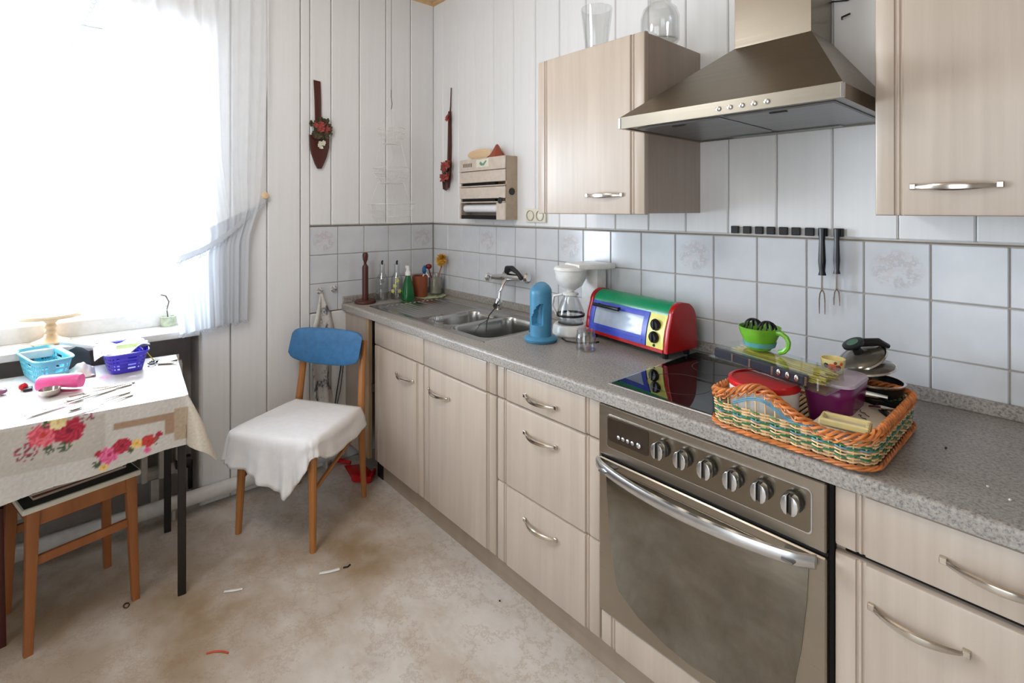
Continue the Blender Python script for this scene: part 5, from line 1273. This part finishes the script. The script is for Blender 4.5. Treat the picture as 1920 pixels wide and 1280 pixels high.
# green cups with black egg slicer wheels
q = on_tray(.075, .082)
gc = thing('green_bowl', 'lime green translucent bowl on top of the clear tray', 'bowl', tuple(q))
finish(MB().lathe([(0,.0),(.026,0),(.032,.010),(.046,.040),(.050,.056),(.0475,.056),(.043,.040),(.029,.012),(0,.004)], q, 30), 'bowl', M['lime'], gc)
finish(MB().lathe([(.030,.006),(.036,.008),(.040,.020),(.037,.020)], q, 30), 'aqua_ring', M['aqua'], gc)
finish(MB().tube([(q.x+.046,q.y-.012,q.z+.050),(q.x+.058,q.y-.014,q.z+.050),(q.x+.070,q.y-.016,q.z+.043),(q.x+.075,q.y-.016,q.z+.032),(q.x+.073,q.y-.016,q.z+.019),(q.x+.064,q.y-.015,q.z+.008),(q.x+.052,q.y-.014,q.z+.003)], .006, 8), 'handle', M['lime'], gc)
for i, (dx, dy) in enumerate(((-.018,.004), (.020,-.004))):
    c_ = Vector((q.x+dx, q.y+dy, q.z+.050))
    b = MB()
    for k in range(5):
        th = pi*k/5; b.tube([(c_.x+.022*cos(a)*cos(th), c_.y+.022*cos(a)*sin(th), c_.z+.022*sin(a)) for a in arc(0, pi, 10)], .0022, 5)
    single(b, 'whisk_head', M['black'], ('left' if i == 0 else 'right')+' black wire whisk head sticking out of the lime bowl', 'whisk', tuple(c_))
q2 = on_tray(.165, .108)
ec = thing('egg_cup', 'small yellow cup with orange and red dots on the purple bowl', 'cup', (2.325,-.385,ZI+.1125))
Ex, Ey, Ez = 2.318, -.372, ZI+.1125
finish(MB().lathe([(0,.0),(.020,0),(.022,.004),(.026,.034),(.0235,.034),(.020,.006),(0,.005)], (Ex,Ey,Ez), 28), 'cup_body', plain('pale_yellow_ceramic', (244,226,160), .25), ec)
for a, z, r, m_ in ((-1.35,.018,.0085,'red'), (-.85,.017,.007,'terracotta'), (-.55,.026,.004,'red'), (-1.85,.020,.006,'darkwood'), (-1.08,.028,.0035,'terracotta'), (-1.1,.008,.003,'red')):
    rr_ = .0222+z*.12; finish(MB().lathe([(0,.0008),(r*.7,.0006),(r,0)], (Ex+rr_*cos(a), Ey+rr_*sin(a), Ez+z), 14, Matrix.Rotation(a,3,'Z') @ Matrix.Rotation(radians(90),3,'Y')), 'dot', plain('orange_dot', (226,92,40), .3) if m_ == 'red' else M[m_], ec)
# pans and lids
def pan(name, lab, cat, x, y, z, R_, h, tilt, az, mat_in='steel'):
    Mx_ = Matrix.Translation((x, y, z)) @ Matrix.Rotation(az,4,'Z') @ Matrix.Rotation(tilt,4,'X')
    return thing(name, lab, cat, (x, y, z)), Mx_
p_, Mx_ = pan('frying_pan', 'dark pan with steel rim under the lids at the back of the basket', 'pan', 2.372, -.262, ZI+.052, .07, .03, 0, 0)
finish(MB(Mx_).lathe([(0,0),(.050,0),(.058,.006),(.064,.030),(.061,.030),(.055,.008),(0,.004)], (0,0,0), 36), 'body', M['black'], p_)
finish(MB(Mx_).lathe([(.061,.029),(.065,.029),(.066,.033),(.061,.033)], (0,0,0), 36), 'rim', M['nickel'], p_)
finish(MB(Mx_).lathe([(0,.0065),(.054,.0085),(.057,.018),(.0575,.018)], (0,0,0), 36), 'inner_coating', plain('worn_brown_coating', (120,104,84), .35, .5), p_)
finish(MB(Mx_).tube([(-.02,-.062,.018),(.005,-.076,.017),(.045,-.068,.016)], [.005,.007,.005], 8), 'side_handle', M['nickel'], p_)
p2_, Mx2 = pan('saucepan', 'lower black saucepan at the back right of the basket', 'pan', 2.375, -.262, ZI, .06, .05, 0, 0)
finish(MB(Mx2).lathe([(0,0),(.050,0),(.056,.006),(.058,.050),(.055,.050),(.052,.006),(0,.004)], (0,0,0), 32), 'body', M['black'], p2_)
finish(MB(Mx2).tube([(.02,-.055,.04),(.035,-.085,.040),(.062,-.12,.040)], [.006,.008,.007], 8), 'handle', M['black'], p2_)
finish(MB(Mx2).tube([(.012,-.092,.046),(.036,-.098,.052),(.058,-.088,.050)], [.003,.005,.003], 8), 'handle_trim', M['nickel'], p2_)
def glid(lab, x, y, z, R_, tilt, az, knob):
    t_, Mx_ = pan('pan_lid', lab, 'lid', x, y, z, R_, .02, tilt, az)
    finish(MB(Mx_).lathe([(R_-.002,-.002),(R_+.002,0),(R_,.004),(R_-.004,.003)], (0,0,0), 36), 'rim', M['nickel'], t_)
    finish(MB(Mx_).lathe([(R_-.003,.001),(R_*.85,.008),(R_*.45,.015),(0,.017),(0,.015),(R_*.45,.013),(R_*.85,.006),(R_-.003,-.001)], (0,0,0), 36), 'lid_glass', plain('smoky_lid', (104,98,88), .12, .5), t_)
    if knob:
        finish(MB(Mx_).lathe([(0,.016),(.012,.016),(.010,.030),(.016,.036),(.026,.041),(.026,.046),(.018,.048),(0,.046)], (0,0,0), 26), 'knob', M['black'], t_)
        finish(MB(Mx_).lathe([(0,.0475),(.014,.0485),(.013,.047)], (0,0,0), 20), 'knob_inlay', plain('dull_green', (70,104,84), .4), t_)
glid('upper glass pan lid tilted towards the left with a big black knob', 2.335, -.205, ZI+.118, .058, radians(32), radians(-41), True)
glid('lower glass pan lid lying under the knobbed lid', 2.352, -.215, ZI+.098, .060, radians(12), radians(-50), False)
single(MB(Matrix.Translation((2.345,-.19,ZI+.150)) @ Matrix.Rotation(radians(30),4,'Z')).tube([(-.055,-.005,-.01),(-.02,-.01,.008),(.02,-.006,.012),(.045,.004,.0)], [.006,.011,.010,.006], 10), 'pot_grip', M['black'], 'loose black pot handle lying across the upper glass lid', 'handle', (2.352,-.175,ZI+.145))
# napkin packet
def slabquad(P, h, name, mat, label, cat, bev=.003):
    b = MB(); A = [b.V(p) for p in P]; B = [b.V((p[0], p[1], p[2]+h)) for p in P]
    b.F(A[::-1]); b.F(B)
    for i in range(4): b.F([A[i], A[(i+1) % 4], B[(i+1) % 4], B[i]])
    bmesh.ops.bevel(b.bm, geom=b.bm.edges[:], offset=bev, segments=2, profile=.5, affect='EDGES')
    c = tuple(sum(p[i] for p in P)/4 for i in range(3)); return single(b, name, mat, label, cat, c)
NZ = ZI+.028
nap = slabquad([(2.330,-.560,NZ+.004),(2.428,-.560,NZ),(2.428,-.330,NZ-.004),(2.335,-.330,NZ+.012)], .014, 'napkin_packet', M['paper'], 'cream paper napkin packet lying in the right of the wicker basket', 'napkins', .002)
b = MB()
for i in range(26): a = i/25; b.box(2.370+.030*a, -.455+.06*a+.012*sin(a*9), NZ+.0155, 2.374+.030*a, -.452+.06*a+.012*sin(a*9), NZ+.0185-.002*a)
slabq = slabquad([(2.30,-.575,ZI+.0),(2.44,-.575,ZI),(2.44,-.475,ZI),(2.30,-.475,ZI)], .026, 'folded_cloth', M['linen'], 'folded beige cloth under the napkin packet', 'cloth', .004)
# printed script on the packet
for k, (x0_, y0_) in enumerate(((2.385,-.405),(2.395,-.44),(2.402,-.475))):
    finish(MB().tube([(x0_-.012+.004*i+.002*sin(i*2.1), y0_+.018-.004*i+.004*sin(i*1.7), NZ+.0155+.0006) for i in range(8)], .0011, 4), 'printed_script', plain('print_brown', (90,80,76), .8), nap)
bd = thing('butter_dish', 'pale yellow plastic frame-shaped dish on the napkin packet', 'dish', (2.385,-.525,NZ+.016))
b = MB(Matrix.Translation((2.385,-.520,NZ+.019)) @ Matrix.Rotation(radians(8),4,'Z'))
b.box(-.045,-.026,0,.045,-.016,.014,.003).box(-.045,.016,0,.045,.026,.014,.003).box(-.045,-.016,0,-.036,.016,.014,.003).box(.036,-.016,0,.045,.016,.014,.003)
finish(b, 'frame', M['butter'], bd)
finish(MB(Matrix.Translation((2.385,-.520,NZ+.019)) @ Matrix.Rotation(radians(8),4,'Z')).box(-.037,-.017,0,.037,.017,.006,.001), 'inner_plate', M['paper'], bd)

# crumbs on the worktop
for (x, y, l) in ((2.600,-.470,'larger white crumb on the worktop right of the basket'), (2.632,-.500,'small white crumb nearest the worktop front edge'), (2.52,-.33,'dark crumb on the worktop behind the white ones')):
    single(MB().blob((x,y,.859), .0022, jit=.4), 'crumb', M['white'] if 'white' in l[:12] else M['black'], l, 'crumb', (x,y,.857))

# ================================================================== FLOOR LITTER
def strip(name, pts, r, mat, lab, cat, flat=None): return single(MB().tube([(x, y, .0025) for x, y in pts], r, 6, flat=flat), name, mat, lab, cat, (pts[0][0], pts[0][1], 0))
strip('paper_scrap', [(.805,-1.025),(.822,-.99),(.832,-.958)], .0024, M['white'], 'white paper strip on the floor in front of the blue-backed chair', 'scrap', 3.0)
strip('paper_scrap', [(.672,-1.315),(.69,-1.285),(.70,-1.262)], .0022, M['white'], 'white paper strip on the floor right of the table leg', 'scrap', 2.6)
strip('dark_scrap', [(.835,-.945),(.842,-.930),(.836,-.918)], .003, M['black'], 'tiny dark crumb next to the white strip in front of the chair', 'scrap')
strip('red_strip', [(.922,-1.418),(.930,-1.398),(.945,-1.38),(.965,-1.366)], .0024, plain('orange_red', (206,78,44), .5), 'curved orange-red strip on the floor at the bottom of the picture', 'scrap')
single(MB().tube([(.521+.013*cos(a), -1.584+.008*sin(a), .003) for a in arc(0, 2*pi*11/12, 11)], .002, 5, closed=True), 'small_ring', M['darkwood'], 'small dark ring on the floor beside the stool leg', 'ring', (.521,-1.584,0))
single(MB().blob((1.356,-.532-.07,.002), .003, jit=.4), 'dark_crumb', M['black'], 'dark crumb on the floor under the drawer cabinet front', 'crumb', (1.356,-.6,0))
dp = thing('dustpan', 'red plastic dustpan on the floor by the corner of the sink cabinet', 'dustpan', (.20,-.60,0))
finish(MB().prism([(.09,-.62),(.27,-.65),(.335,-.60),(.27,-.54),(.14,-.535)], 'z', .001, .006, .001), 'pan_floor', M['red'], dp)
finish(MB().prism([(.255,-.655),(.275,-.655),(.342,-.603),(.335,-.592)], 'z', .005, .035, .001).prism([(.335,-.60),(.342,-.592),(.28,-.533),(.27,-.54)], 'z', .005, .035, .001), 'pan_wall', M['red'], dp)
finish(MB().tube([(.10,-.59,.015),(.03,-.64,.02)], [.009,.012], 8), 'handle', M['red'], dp)

# ================================================================== groups of alike things
GR = {'glass_bottle': 'decorated glass bottles at the left of the sink', 'towel_hook': 'chrome hooks on the lowest tile', 'wall_cabinet': 'birch wall cabinets', 'plastic_basket': 'plastic baskets on the table',
      'meat_fork': 'forks on the magnet rack', 'folder': 'folders stacked on the stool', 'crumb': 'crumbs on the worktop', 'sheer_curtain': 'net curtains of the window', 'kitchen_stool': 'wooden stools by the table',
      'dish_brush': 'brushes in the corner', 'paper_scrap': 'paper scraps on the floor', 'whisk_head': 'whisk heads in the lime bowl', 'pan_lid': 'glass lids in the wicker basket', 'base_cabinet': 'birch base cabinets right of the oven',
      'fork': 'cutlery on the table', 'knife': 'cutlery on the table', 'spoon': 'cutlery on the table'}
for o in scene.objects:
    if o.parent is None and 'label' in o and o.name.split('.')[0] in GR: o['group'] = GR[o.name.split('.')[0]]
